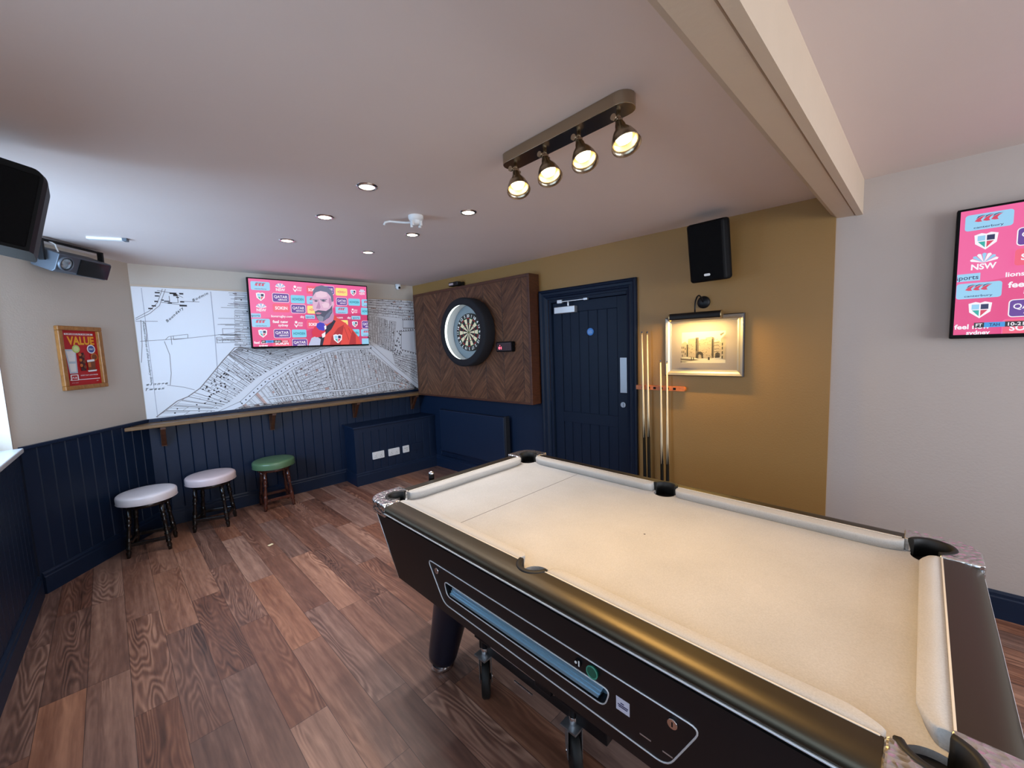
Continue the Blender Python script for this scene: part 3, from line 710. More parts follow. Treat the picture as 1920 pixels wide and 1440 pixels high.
        pp([(.505, .70), (.515, .645), (.54, .625), (.575, .64), (.59, .70), (.572, .765), (.53, .75)], blu); pp([(.55, .82), (.585, .78), (.58, .86), (.555, .88)], wh); pp([(.575, .69), (.592, .67), (.594, .73), (.58, .75)], wh)
        crest(.695, .895, .05)
        for a0, b0, a1, b1 in ((.80, .72, .86, .94), (.76, .70, .80, .92)): c.line([(X(a0), Z(b0)), (X(a1), Z(b1))], .006, jack2)
    # score strip along the foot of the picture
    z0, z1 = Z(.945), Z(.905)
    c.rect(X(.06), z0, X(.09), z1, blk); c.rect(X(.09), z0, X(.15), z1, e('strip_blue', 60, 150, 220)); c.rect(X(.15), z0, X(.21), z1, blk); c.rect(X(.21), z0, X(.27), z1, cor)
    zc = (z0+z1)/2; c.text('FT', X(.075), zc, .016, wh, .022, .02); c.text('TAH', X(.12), zc, .015, nv, .035, .02); c.text('10-21', X(.18), zc, .016, wh, .05, .02); c.text('LIONS', X(.24), zc, .016, wh, .05, .02)
    return c

def television(label, loc, rz, w, h, tilt, gap):
    t = thing('tv', label, 'television', loc, rz)
    R = Matrix.Rotation(tilt, 4, 'X')
    b = B(); b.box2((-w/2, -.018, -h/2), (w/2, .022, h/2), M_black); b.box2((-w*.36, .022, -h*.36), (w*.36, .05, h*.2), M_black)
    o = b.build('television_body', t, .004); o.matrix_local = R
    bz = .012
    c = tv_screen(w-2*bz, h-2.6*bz); c.y = 0
    o = c.b.build('screen', t); o.matrix_local = R @ Matrix.Translation((0, -.0186, .004))
    b = B(); b.box2((-.12, .05, -.12), (.12, gap, .12), M_iron); b.build('wall_bracket', t)
    return t
television('television on a tilted bracket over the old map, full picture of an interview', (1.515, D-.115, 1.988), 0, 1.232, .712, radians(5.), .1084)
p = dpos(4.963+.585, 1.845, .055-.03); television('television on the cream wall, cut off by the right edge of the photo', p, TH_DOOR, 1.17, .665, 0., .05)

# ---- chevron timber panel with the dartboard
PO = .158
pn = thing('chevron_panel', 'big raised chevron timber panel behind the dartboard', 'wall panel', (W, D, 0), TH_DOOR)
pa, pb_, pz0, pz1 = .222, 2.155, .968, 2.256
b = B(); b.box2((pa+.02, -PO+.006, pz0+.02), (pb_-.02, -.002, pz1-.02), M_chev); b.build('chevron_boards', pn)
b = B()
b.box2((pa, -PO, pz0), (pa+.022, -.0, pz1), M_darkwood); b.box2((pb_-.03, -PO, pz0), (pb_, -.0, pz1), M_darkwood)
b.box2((pa+.022, -PO, pz0), (pb_-.03, -.0, pz0+.022), M_darkwood); b.box2((pa+.022, -PO, pz1-.03), (pb_-.03, -.0, pz1), M_darkwood)
b.build('edge_frame', pn, .003)

DBS, DBZ = 1.307, 1.728
sr = thing('dartboard_surround', 'round black foam surround with a glowing white inner ring', 'dartboard surround', dpos(DBS, DBZ, PO), TH_DOOR)
M_foam = P('black_foam', S(16, 16, 22), .8, bump=.3, bscale=300)
M_led = E('led_ring', (.86, 1., .93, 1), 3.2)
b = B(); seg = 64; R1, R0, dp = .374, .310, .15
b.lathe([(R0, .0), (R1-.01, .0), (R1, .012), (R1, dp-.015), (R1-.012, dp), (R0-.012, dp), (R0-.014, dp-.003), (R0-.014, dp-.008), (R0, dp-.010)], M_foam, seg, Matrix.Rotation(pi/2, 4, 'X'), True, False); b.build('foam_ring', sr)
b = B(); b.lathe([(R0-.001, .006), (R0-.001, dp-.012)], M_white, seg, Matrix.Rotation(pi/2, 4, 'X'), True, False); b.build('inner_wall', sr)
b = B(); b.lathe([(R0-.003, dp-.046), (R0-.004, dp-.044), (R0-.004, dp-.014), (R0-.003, dp-.012)], M_led, seg, Matrix.Rotation(pi/2, 4, 'X'), True, False); b.build('light_strip', sr, label='glowing white light strip')
b = B(); b.disc((0, -.004, 0), R0, P('backing_grey', S(120, 132, 140), .6), seg=64); b.build('backing', sr)

db = thing('dartboard', 'dartboard lit inside the round black surround', 'dartboard', dpos(DBS, DBZ, PO+.006), TH_DOOR)
def rr(r0, r1, a0, a1, n=4): return arc(0, 0, r0, a0, a1, n)+arc(0, 0, r1, a1, a0, n)
k = .92
M_blk, M_crm, M_rd, M_gn = P('dart_black', S(24, 24, 24), .8), P('dart_cream', S(232, 216, 178), .8), P('dart_red', S(178, 34, 36), .8), P('dart_green', S(20, 110, 60), .8)
b = B(); b.lathe([(.2255*k, 0), (.2255*k, .034), (.221*k, .037)], P('dart_rim', S(20, 20, 20), .7), 48, Matrix.Rotation(pi/2, 4, 'X')); b.build('rim', db)
c = Canvas(-.0375, .00025)
for i in range(20):
    a0, a1 = 81+18*i, 99+18*i; ev = i % 2 == 0
    for r0, r1, m in ((.0159, .099, 0), (.107, .162, 0), (.099, .107, 1), (.162, .170, 1)):
        mm = (M_blk if ev else M_crm) if m == 0 else (M_rd if ev else M_gn)
        c.poly(rr(r0*k, r1*k, a0, a1), mm, -.0379)
c.circ(0, 0, .0159*k, M_gn); c.circ(0, 0, .00635*k, M_rd)
c.b.build('scoring_face', db)
for i, n in enumerate('20 5 12 9 14 11 8 16 7 19 3 17 2 15 10 6 13 4 18 1'.split()):
    a = radians(90+18*i); c = Canvas(-.0381, .0002); c.text(n, .197*k*cos(a), .197*k*sin(a), .034*k, M_white, None, .02, ang=a-pi/2); c.b.build('numeral', db)

sb = thing('score_display', 'small black electronic score box with red digits', 'score display', dpos(1.835, 1.556, PO), TH_DOOR)
b = B(); b.prism(rrect(-.112, -.052, .112, .052, .014), 0, .045, M_black, to=lambda x, y, z: (x, -z, y)); b.build('case', sb, .004)
b = B(); b.box2((-.1, -.047, -.04), (.1, -.0452, .04), P('red_filter', S(46, 6, 12), .15)); b.build('window', sb)
c = Canvas(-.0472); lr = E('red_led', (1., .10, .16, 1), 4.)
c.text('-', -.055, .018, .018, lr, .014, .02); c.text('01', -.055, -.012, .026, lr, .042, .02); c.b.build('digits', sb, label='glowing red digits')
b = B(); b.cyl((.112, -.02, .02), (.13, -.02, .02), .006, M_black); b.build('knob', sb)

fl_ = thing('small_floodlight', 'small dark bracket lamp above the chevron panel', 'lamp', dpos(1.0, 2.30, 0), TH_DOOR)
b = B(); b.box2((-.05, -.02, -.03), (.05, 0, .03), M_iron); b.build('back_plate', fl_, .004)
b = B(); b.box2((-.09, -.13, -.02), (.07, -.06, .025), M_iron); b.box2((.04, -.07, -.01), (.06, -.01, .02), M_iron); b.build('lamp_head', fl_, .008)
b = B(); b.box2((-.075, -.134, -.012), (.0, -.1301, .012), M_satin); b.build('lens', fl_)

# ---- radiator
rd_ = thing('radiator', 'flat navy painted radiator under the chevron panel', 'radiator', (W, D, 0), TH_DOOR)
b = B(); b.box2((.582, -.105, .262), (1.692, -.082, .792), M_navy); b.build('front_panel', rd_, .008)
b = B(); b.box2((.59, -.082, .27), (1.70, -.035, .785), P('radiator_grille', S(24, 28, 36), .5)); b.build('convector', rd_)
b = B(); b.box2((1.692, -.1, .262), (1.716, -.034, .80), P('radiator_grille', S(24, 28, 36), .5)); b.build('end_grille', rd_, .003)
b = B(); b.box2((.57, -.1, .262), (.582, -.034, .80), M_navy); b.build('end_panel', rd_, .003)
b = B(); b.box2((1.0, -.035, .3), (1.04, -.002, .76), M_iron); b.build('wall_bracket', rd_)
b = B(); b.box2((1.4, -.035, .3), (1.44, -.002, .76), M_iron); b.build('wall_bracket', rd_)
b = B(); b.cyl((1.73, -.06, .0), (1.73, -.06, .30), .009, M_chrome); b.cyl((1.73, -.06, .28), (1.69, -.06, .28), .012, M_chrome); b.build('valve_pipe', rd_)

# ---- door
dr = thing('door_1', None, None, (W, D, 0), TH_DOOR, kind='structure')
M_door = P('door_navy', S(13, 27, 47), .5, spec=.22, noise=.06, nscale=8, bump=.06, bscale=60)
prf = lambda x0, sg: [(x0, 0), (x0, -.03), (x0+sg*.012, -.038), (x0+sg*.022, -.034), (x0+sg*.03, -.024), (x0+sg*.05, -.022), (x0+sg*.058, -.028), (x0+sg*.068, -.024), (x0+sg*.078, -.012), (x0+sg*.094, -.008), (x0+sg*.094, 0)]
b = B()
b.loft([[(x, y, z) for (x, y), z in zip(prf(S0-.094, 1), [0]*11)], [(x, y, SZ+.094-(x-(S0-.094))) for x, y in prf(S0-.094, 1)]], M_door, True, True, False)
b.loft([[(x, y, 0) for x, y in prf(S1+.072, -1)], [(x, y, SZ+.094+.022-(S1+.094-x)) for x, y in prf(S1+.072, -1)]], M_door, True, True, False)
b.loft([[(S0-.094+q, y, SZ+.094-q) for q, y in prf(0, 1)], [(S1+.072-q, y, SZ+.094-q) for q, y in prf(0, 1)]], M_door, True, True, False)
b.build('architrave', dr)
b = B(); b.box2((S0, 0.0, 0), (S0+.03, .12, SZ), M_door); b.box2((S1-.028, .0, 0), (S1, .12, SZ), M_door); b.box2((S0+.03, .0, SZ-.03), (S1-.028, .12, SZ), M_door); b.build('door_lining', dr, .003)
LX0, LX1, LZ1, LY = S0+.032, S1-.03, SZ-.033, .03
b = B(); b.box2((LX0, LY+.012, .01), (LX1, LY+.05, LZ1), M_door)
st = .1
for a, c, z0, z1 in ((LX0, LX0+st, .01, LZ1), (LX1-st, LX1, .01, LZ1), (LX0+st, LX1-st, LZ1-st, LZ1), (LX0+st, LX1-st, .80, .90), (LX0+st, LX1-st, .01, .22)): b.box2((a, LY, z0), (c, LY+.02, z1), M_door)
nb = 6; pw = (LX1-LX0-2*st)/nb
for i in range(nb):
    for z0, z1 in ((.22, .80), (.90, LZ1-st)): b.box2((LX0+st+i*pw+.004, LY+.006, z0), (LX0+st+(i+1)*pw-.004, LY+.02, z1), M_door)
b.build('door_leaf', dr, .0025)
b = B(); b.box2((2.345, LY-.052, 1.852), (2.578, LY, 1.914), M_satin); b.build('door_closer', dr, .004, label='silver door closer box')
b = B(); b.box2((2.39, -.034, 1.945), (2.445, -.006, 1.978), M_satin); b.box2((2.44, -.030, 1.955), (2.71, -.012, 1.964), M_satin); b.box2((2.68, -.03, 1.95), (2.72, -.004, 1.97), M_satin); b.cyl((2.51, -.022, 1.914), (2.51, -.022, 1.957), .008, M_satin); b.build('closer_arm', dr, .002, label='silver closer arm')
b = B(); b.cyl((2.712, LY+.006, 1.664), (2.712, LY-.003, 1.664), .034, P('blue_sticker', S(40, 110, 190), .4), 28); 
c = Canvas(LY-.0032); 
o = b.build('fire_door_disc', dr, label='round blue fire door sticker')
c.circ(2.712, 1.664, .027, P('blue_sticker2', S(58, 132, 205), .4)); c.text('Fire door', 2.712, 1.671, .008, M_white, .04, .01); c.text('keep shut', 2.712, 1.656, .008, M_white, .04, .01); c.b.build('disc_print', o)
b = B(); b.box2((3.005, LY-.004, 1.115), (3.07, LY, 1.425), M_steel); b.build('push_plate', dr, .002, label='brushed steel push plate')
b = B(); b.cyl((3.035, LY, 1.01), (3.035, LY-.012, 1.01), .024, M_steel, 24); b.box2((3.031, LY-.018, .996), (3.039, LY-.011, 1.024), M_steel); b.build('lock_rose', dr, label='round steel thumb-turn lock')

# ---- framed print, picture light, cue rack, cues
pc = thing('framed_print', 'silver framed black and white print of an old stone gateway', 'picture', dpos(3.703, 1.508, 0), TH_DOOR)
M_silver = P('silver_frame', (.40, .37, .33, 1), .45, .85)
pw, ph, fo = .555, .452, .046
b = B()
fp = [(0, -.0), (0, -.028), (.006, -.036), (.022, -.03), (.034, -.018), (fo, -.014), (fo, 0)]
xa, xb_, za, zb = -pw/2, pw/2, -ph/2, ph/2
OUT = []
for side in range(4):
    A = []; C_ = []
    for q, y in fp:
        cs = [(xa+q, za+q), (xb_-q, za+q), (xb_-q, zb-q), (xa+q, zb-q)]
        p0, p1 = cs[side], cs[(side+1) % 4]; A.append((p0[0], y, p0[1])); C_.append((p1[0], y, p1[1]))
    b.loft([A[2:], C_[2:]], M_silver, False, False, False); OUT.append((A[:3], C_[:3]))
b.build('frame', pc)
b = B()
for A, C_ in OUT: b.loft([A, C_], P('gunmetal', S(70, 68, 70), .4, .5), False, False, False)
b.build('outer_moulding', pc, label='dark outer moulding')
b = B(); b.box2((xa+.03, -.008, za+.03), (xb_-.03, -.001, zb-.03), P('mount_card', S(136, 127, 125), .7)); b.build('mount', pc)
def gateway():
    c = Canvas(-.0083, .00015); pp_ = P('print_paper', S(180, 174, 160), .7); g1, g2, g3 = P('print_light', S(138, 127, 114), .7), P('print_mid', S(84, 76, 70), .7), P('print_dark', S(34, 31, 29), .7)
    w, h = .31, .235; c.clip = (-w/2, -h/2-.01, w/2, h/2-.01)
    X = lambda u: (u-.5)*w
    Z = lambda v: (.5-v)*h-.01
    pl = lambda pts, m: c.poly([(X(a), Z(b_)) for a, b_ in pts], m)
    pl([(0, 0), (1, 0), (1, 1), (0, 1)], pp_)
    pl([(.0, .36), (.08, .30), (.15, .38), (.15, .80), (0, .82)], g1); pl([(.15, .22), (.33, .20), (.33, .84), (.15, .82)], g1); pl([(.33, .18), (.40, .18), (.40, .86), (.33, .84)], g2)
    pl([(.40, .28), (.46, .24), (.56, .24), (.56, .85), (.40, .86)], g1); pl([(.56, .20), (.70, .17), (.70, .85), (.56, .86)], g1); pl([(.70, .18), (.75, .2), (.75, .84), (.70, .85)], g2); pl([(.75, .34), (.86, .30), (.90, .36), (.90, .80), (.75, .82)], g1)
    pl([(.90, .24), (1, .10), (1, .9), (.90, .86)], g1)
    pl([(.33, .84), (.35, .70), (.39, .64), (.45, .63), (.50, .68), (.51, .85), (.47, .85), (.46, .75), (.42, .72), (.39, .76), (.385, .85)], g3); pl([(.77, .84), (.78, .70), (.83, .66), (.88, .70), (.88, .83)], g3)
    for a, b0, b1 in ((.345, .22, .62), (.13, .40, .80), (.71, .25, .8)): pl([(a-.012, b0), (a+.02, b0), (a+.02, b1), (a-.012, b1)], g3)
    rn = random.Random(3)
    for i in range(150):
        x, z = rn.uniform(.15, .9), rn.uniform(.24, .82); a = rn.uniform(.006, .02); pl([(x, z), (x+a, z), (x+a, z+.012), (x, z+.012)], rn.choice((g2, g2, g3)))
    for z in (.36, .44, .55, .64): pl([(.77, z), (.88, z-.01), (.88, z+.01), (.77, z+.02)], g2)
    for z in (.38, .5, .64, .78): pl([(.94, z), (.965, z-.02), (.965, z+.08), (.94, z+.08)], g3)
    for x, z in ((.02, .46), (.06, .46), (.02, .6), (.06, .6), (.1, .5), (.1, .66), (.03, .72)): pl([(x, z), (x+.025, z), (x+.025, z+.07), (x, z+.07)], g2)
    pl([(0, .84), (.3, .87), (.45, .90), (.25, .93), (0, .91)], g2); pl([(.0, .94), (.2, .95), (.1, .97), (0, .97)], g3)
    pl([(.90, .10), (.99, .05), (.98, .09), (.92, .16)], g2)
    for x in (.25, .30, .64, .66): pl([(x, .82), (x+.01, .80), (x+.02, .82), (x+.02, .9), (x, .9)], g3)
    return c
gateway().b.build('print', pc)
b = B(); b.box2((xa+.04, -.0112, za+.04), (xb_-.04, -.0104, zb-.04), M_glass); b.build('glass', pc)

pl_ = thing('picture_light', 'black swan-neck picture lamp above the silver framed print', 'picture lamp', dpos(3.705, 1.832, 0), TH_DOOR)
b = B(); b.lathe([(.0, .0), (.045, .0), (.045, .012), (.036, .02), (.012, .024), (.0, .026)], M_iron, 24, Matrix.Rotation(pi/2, 4, 'X'), True, False); b.build('wall_rose', pl_)
b = B(); pts = [(0, -.02, 0)]+[(-.012*i/6, -.02-.10*i/6, .045*sin(pi*i/6*.75)) for i in range(1, 7)]+[(-.015, -.142, .0), (-.017, -.146, -.04), (-.017, -.146, -.085)]
b.tube(pts, .0055, M_iron, 8); b.build('swan_neck', pl_)
b = B(); zc, yc, hl, rt = -.105, -.145, .178, .029
ring = [(yc+rt*cos(radians(a)), zc+rt*sin(radians(a))) for a in range(-40, 221, 20)]; ring2 = [(yc+(rt-.003)*cos(radians(a)), zc+(rt-.003)*sin(radians(a))) for a in range(220, -41, -20)]
b.loft([[(x, y, z) for y, z in ring+ring2] for x in (-.017-hl, -.017+hl)], M_iron, True, True, False); b.build('lamp_shade', pl_)
for sx in (-.017-hl, -.017+hl):
    b = B(); b.cyl((sx-.003, yc, zc), (sx+.003, yc, zc), rt+.0005, P('brass', (.75, .58, .3, 1), .3, 1.), 20); b.build('end_cap', pl_, label='brass end cap')
b = B(); b.cyl((-.017-hl+.02, yc, zc-.002), (-.017+hl-.02, yc, zc-.002), .011, E('picture_bulb', (1., .66, .28, 1), 12.), 10); b.build('bulb_tube', pl_)

M_rack = wood('orange_varnished_pine', S(176, 86, 26), S(214, 120, 48), (4, 8, 8), .35)
rk = thing('cue_rack', 'orange wooden wall rack holding the pool cues', 'cue rack', dpos(3.36, 1.178, 0), TH_DOOR)
b = B(); b.prism(rrect(-.196, -.0, .222, .036, .014), .002, .032, M_rack, to=lambda x, y, z: (x, -z, y-.018)); b.build('top_holder', rk, .004)
for x in (-.12, -.07, -.02, .035, .085, .14):
    b = B(); b.box2((x-.011, -.0345, -.009), (x+.011, -.0322, .008), M_black); b.build('cue_clip', rk, .001)
b = B(); b.box2((-.196, -.075, -1.034), (.222, -.002, -1.004), M_rack); b.build('base_holder', rk, .004)
M_ash = wood('pale_ash', S(226, 202, 160), S(246, 228, 190), (8, 8, 1), .45); M_butt = P('black_butt', S(10, 9, 9), .65, spec=.15); M_tip = P('cue_tip', S(60, 80, 110), .9); M_ferr = P('brass', (.75, .58, .3, 1), .3, 1.)
def cue(label, s_top, s_bot, ztop, splice):
    z0 = .178; L = ztop-z0
    t = thing('pool_cue', label, 'cue', dpos(s_bot, z0, .045), TH_DOOR, 'pool cues in the wall rack')
    lean = atan2(s_top-s_bot, L); R = Matrix.Rotation(lean, 4, 'Y')
    rad = lambda q: .0145-(.0145-.0050)*q
    sp_ = (splice-z0)/L
    b = B(); b.lathe([(rad(q), q*L) for q in (sp_, .6, .8, .985)], M_ash, 14, R)
    b.build('shaft', t)
    b = B(); b.lathe([(.012, 0), (.0147, .004)]+[(rad(q)+.0002, q*L) for q in (.1, sp_-.0)], M_butt, 14, R)
    # pointed splice tongues on either side of the butt
    for k_ in range(4):
        a0 = pi/4+k_*pi/2-pi/2; r0 = rad(sp_)+.0008; hh = .17
        tri = []
        for j in range(-3, 4):
            a = a0+j*.2; tri.append(R @ Vector((r0*cos(a), r0*sin(a), sp_*L)))
        tip = R @ Vector(((rad(sp_+hh/L)+.0008)*cos(a0), (rad(sp_+hh/L)+.0008)*sin(a0), sp_*L+hh))
        for j in range(6): b.face([tri[j], tri[j+1], tip], M_butt)
    b.build('butt', t, label='black butt')
    b = B(); b.lathe([(.0052, .985*L), (.005, .993*L)], M_ferr, 12, R); b.lathe([(.005, .993*L), (.0048, L), (.003, L+.003)], M_tip, 12, R); b.build('tip', t)
cue('tall pool cue hanging next to the door frame', 3.24, 3.263, 1.637, .76)
cue('tall pool cue, second from the door frame', 3.285, 3.298, 1.635, .77)
cue('shorter pool cue hanging just left of the picture frame', 3.394, 3.408, 1.402, .56)
cue('shorter pool cue overlapping the left edge of the picture frame', 3.446, 3.451, 1.394, .565)

# ---- loudspeakers
def speaker(label, loc, rz, w, h, d, tiltx=0.):
    t = thing('loudspeaker', label, 'speaker', loc, rz)
    R = Matrix.Rotation(tiltx, 4, 'X')
    pl2 = [(-w*.5, -d*.72), (-w*.40, -d), (w*.40, -d), (w*.5, -d*.72), (w*.34, 0), (-w*.34, 0)]
    b = B(); b.prism(pl2, -h/2, h/2, M_black); o = b.build('cabinet', t, .018, 3); o.matrix_local = R
    b = B(); b.box2((-w*.38, -d-.004, -h*.47), (w*.38, -d+.004, h*.47), M_blackgrille); o = b.build('grille', t, .006); o.matrix_local = R
    b = B(); b.prism(rrect(-.02, -h*.40, .02, -h*.40+.016, .007), d+.004, d+.006, M_white, to=lambda x, y, z: (x, -z, y)); o = b.build('badge', t, label='small white badge'); o.matrix_local = R
    b = B(); b.box2((-.03, -.01, -.06), (.03, .09, .06), M_iron); b.build('wall_mount', t)
    return t
q = dpos(3.815, 2.175, .10); speaker('black loudspeaker high on the ochre wall above the picture lamp', q, TH_DOOR-radians(4), .275, .39, .19, radians(11))
ls = thing('loudspeaker', 'large black loudspeaker cut off by the upper left edge of the photo', 'speaker', (-.322, 2.526, 2.140), radians(1))
ls.rotation_euler = (0, radians(13), radians(1))
b = B(); ol = arc(.125-.034, .150-.034, .034, 0, 90, 6)+arc(-.125+.045, .150-.045, .045, 90, 180, 6)+[(-.125, -.150), (.125, -.150)]
b.loft([[(x*q_, y, z) for x, z in ol] for q_, y in ((.86, 0.), (.93, -.04), (1., -.215), (.94, -.25))], M_black, True, True, False); b.build('cabinet', ls)
b = B(); b.box2((-.108, -.256, -.138), (.108, -.246, .128), M_blackgrille); b.build('grille', ls, .006)
b = B(); b.box2((-.30, -.14, -.04), (-.11, -.08, .04), M_iron); b.build('wall_mount', ls)

# ---- framed VALUE poster on the angled wall
ps = thing('framed_poster', 'red VALUE drinks poster in a golden oak frame on the left wall', 'poster', lpos(.533, 1.594, 0), TH_LEFT)
b = B(); w, h, fo = .342, .475, .032
for a, c, z0, z1 in ((-w/2, w/2, h/2-fo, h/2), (-w/2, w/2, -h/2, -h/2+fo), (-w/2, -w/2+fo, -h/2+fo, h/2-fo), (w/2-fo, w/2, -h/2+fo, h/2-fo)): b.box2((a, -.030, z0), (c, 0, z1), M_oakframe)
b.build('frame', ps, .005)
def poster():
    c = Canvas(-.006, .0003); iw, ih = w-2*fo, h-2*fo; hw, hh = iw/2, ih/2
    red, org, wh, ice, br, lime, dk2 = P('poster_red', S(186, 26, 28), .45), P('poster_orange', S(240, 166, 40), .45), P('poster_white', S(238, 234, 230), .45), P('poster_ice', S(190, 204, 214), .45), P('poster_brown', S(122, 62, 30), .45), P('poster_lime', S(190, 206, 110), .45), P('poster_dark', S(70, 22, 16), .45)
    amb = P('poster_amber', S(196, 104, 40), .45)
    c.rect(-hw, -hh, hw, hh, red)
    c.rect(-hw*.78, hh*.84, hw*.82, hh*.90, wh); c.text('UNBEATABLE', -.0, hh*.87, .008, red, hw*1.4, .02)
    c.text('VALUE', .012, hh*.64, .058, org, hw*1.52, .04)
    X = lambda u: -hw+2*hw*u
    Z = lambda v: hh-2*hh*v
    pl = lambda pts, m: c.poly([(X(a), Z(b_)) for a, b_ in pts], m)
    pl([(.07, .34), (.36, .34), (.34, .78), (.12, .78)], ice); pl([(.10, .37), (.33, .37), (.31, .56), (.14, .56)], wh); pl([(.13, .60), (.31, .60), (.30, .75), (.15, .75)], wh)
    c.circ(X(.37), Z(.335), .030, lime); c.circ(X(.37), Z(.335), .02, P('poster_lime2', S(214, 222, 150), .45)); c.circ(X(.80), Z(.34), .034, wh); c.circ(X(.80), Z(.34), .026, P('poster_blue', S(70, 90, 150), .45)); c.text('ONLY', X(.80), Z(.34), .012, wh, .04, .02)
    c.circ(X(.86), Z(.49), .03, amb); c.circ(X(.86), Z(.49), .021, br)
    pl([(.42, .42), (.56, .40), (.58, .74), (.44, .74)], dk2); 
    for v in (.44, .54, .64): c.circ(X(.45), Z(v), .012, amb); c.circ(X(.55), Z(v+.03), .012, br)
    pl([(.62, .58), (.86, .56), (.84, .74), (.64, .74)], br); pl([(.64, .60), (.72, .59), (.72, .68), (.65, .68)], amb); pl([(.62, .545), (.84, .53), (.84, .57), (.62, .585)], wh); pl([(.6, .74), (.88, .73), (.86, .76), (.62, .765)], wh)
    c.rect(X(.08), Z(.905), X(.93), Z(.893), wh)
    c.rrect(X(.10), Z(.91), X(.32), Z(.80), .006, wh); c.rrect(X(.13), Z(.90), X(.29), Z(.815), .005, red); c.text('PUB', X(.21), Z(.86), .013, wh, .035, .02)
    c.text('EVERY DAY LOW PRICES', X(.63), Z(.825), .008, wh, hw*1.0, .02)
    c.text('terms apply', X(.2), Z(.95), .005, wh, .05, .0); c.text('18+', X(.85), Z(.94), .006, wh, .02, .0)
    return c
poster().b.build('poster_print', ps)

# ---- stage light effect on the angled wall under the ceiling
dj = thing('party_light', 'black party light projector on a bracket under the ceiling', 'stage light', lpos(.668, 2.272, .165), TH_LEFT+radians(0))
R = Matrix.Rotation(radians(22), 4, 'X') @ Matrix.Rotation(radians(0), 4, 'Y')
M_dj = P('grey_metal_case', S(92, 97, 104), .42, .35)
b = B()
pf = [(-.075, -.055), (-.06, -.075), (.075, -.075), (.095, -.03), (.095, .055), (-.075, .055)]
b.loft([[(x, y, z) for y, z in pf] for x in (-.195, .195)], M_dj, True, True, False); o = b.build('case', dj, .005); o.matrix_local = R
b = B(); b.box2((-.045, -.081, -.066), (.19, -.073, .045), P('dark_lens', S(10, 11, 13), .08)); b.build('front_window', dj).matrix_local = R
b = B(); Rx = Matrix.Rotation(pi/2, 4, 'X'); 
b.lathe([(.050, .070), (.050, .088), (.042, .091), (.042, .080)], M_dj, 24, Matrix.Translation((-.14, 0, -.005)) @ Rx, True, False); b.build('lens_ring', dj).matrix_local = R
b = B(); b.lathe([(.042, .078), (.028, .092), (.0, .097)], P('lens_glass', S(150, 160, 165), .05, .6), 20, Matrix.Translation((-.14, 0, -.005)) @ Rx, True, False); b.build('lens', dj).matrix_local = R
b = B(); b.box2((-.225, -.018, -.02), (-.209, .018, .118), M_iron); b.box2((.209, -.018, -.02), (.225, .018, .118), M_iron); b.box2((-.225, -.018, .112), (.225, .018, .122), M_iron); b.build('yoke_bracket', dj, .002)
b = B(); b.tube([(-.19, .05, .02), (-.23, .05, .01), (-.26, .06, .04), (-.255, .06, .085), (-.22, .04, .105), (-.18, .03, .105), (-.16, .03, .12)], .006, M_white, 8); b.tube([(-.16, .0, .118), (-.13, -.01, .10), (-.125, -.02, .05), (-.13, -.01, .04)], .005, M_white, 8); b.build('white_cable', dj, label='white power cable')

# ---- ceiling fittings
def downlight(label, x, y):
    t = thing('downlight', label, 'downlight', (x, y, H), 0, 'recessed ceiling downlights'); return t
dl0 = thing('downlight', 'recessed downlight nearest the viewer, left row', 'downlight', (.964, 2.078, H), 0, 'recessed ceiling downlights')
b = B(); b.lathe([(.038, -.0015), (.040, -.006), (.050, -.005), (.054, 0.)], M_chrome, 32, None, True, False); b.build('bezel', dl0)
b = B(); b.disc((0, 0, -.0025), .039, E('downlight_glow', (1., .92, .72, 1), 9.), 'z'); b.build('lamp', dl0)
for lab, x, y in (('middle recessed downlight of the left-hand row', .959, 2.692), ('far recessed downlight of the left-hand row', .923, 3.401),
                  ('recessed downlight beside the track of spotlights', 1.624, 2.089), ('recessed downlight just behind the smoke alarm', 1.594, 2.735), ('far recessed downlight of the right-hand row', 1.56, 3.43)):
    dup(dl0, (x, y, H), None, lab)
sm = thing('smoke_alarm', 'white ceiling smoke alarm with a bent cable cover', 'smoke alarm', (1.40, 2.345, H))
b = B(); b.lathe([(.047, 0), (.047, -.016), (.040, -.03), (.0, -.032)], M_white, 28, None, True, False); b.build('base', sm)
b = B(); b.lathe([(.032, -.03), (.034, -.045), (.028, -.054), (0, -.056)], M_white, 24, None, True, False)
for a in range(4): b.box((.036*cos(a*pi/2+.4), .036*sin(a*pi/2+.4), -.05), (.012, .012, .03), M_white)
b.build('sensor_head', sm)
b = B(); b.tube([(.0, .03, -.034), (-.03, .07, -.03), (-.07, .115, -.022), (-.11, .14, -.018), (-.135, .155, -.026), (-.14, .16, -.042)], .007, M_white, 8); b.build('cable_cover', sm)
cc = thing('security_camera', 'small white dome security camera on the end wall', 'security camera', (2.605, D-.038, 2.375))
b = B(); b.lathe([(.036, .034), (.038, .022), (.03, .018)], M_white, 24); b.build('base', cc)
b = B()
b.lathe([(.034*cos(radians(a)), .034*sin(radians(a))) for a in range(-88, 60, 12)], M_white, 24, None, True, True); b.build('dome', cc)
b = B(); b.lathe([(.0, .0355), (.015, .034), (.016, .028)], M_black, 20, Matrix.Rotation(radians(108), 4, 'X') @ Matrix.Identity(4), True, False); b.build('lens', cc, label='black lens')
hs = thing('ceiling_sensor', 'slim white strip fitting on the ceiling above the party light', 'sensor', (-.055, 3.985, H), -.35)
b = B(); b.box2((-.10, -.02, -.018), (.09, .02, 0), M_white); b.build('strip_body', hs, .004)
b = B(); b.box2((.09, -.02, -.02), (.115, .02, 0), P('sensor_grey', S(90, 100, 110), .4)); b.build('end_cap', hs, .003)

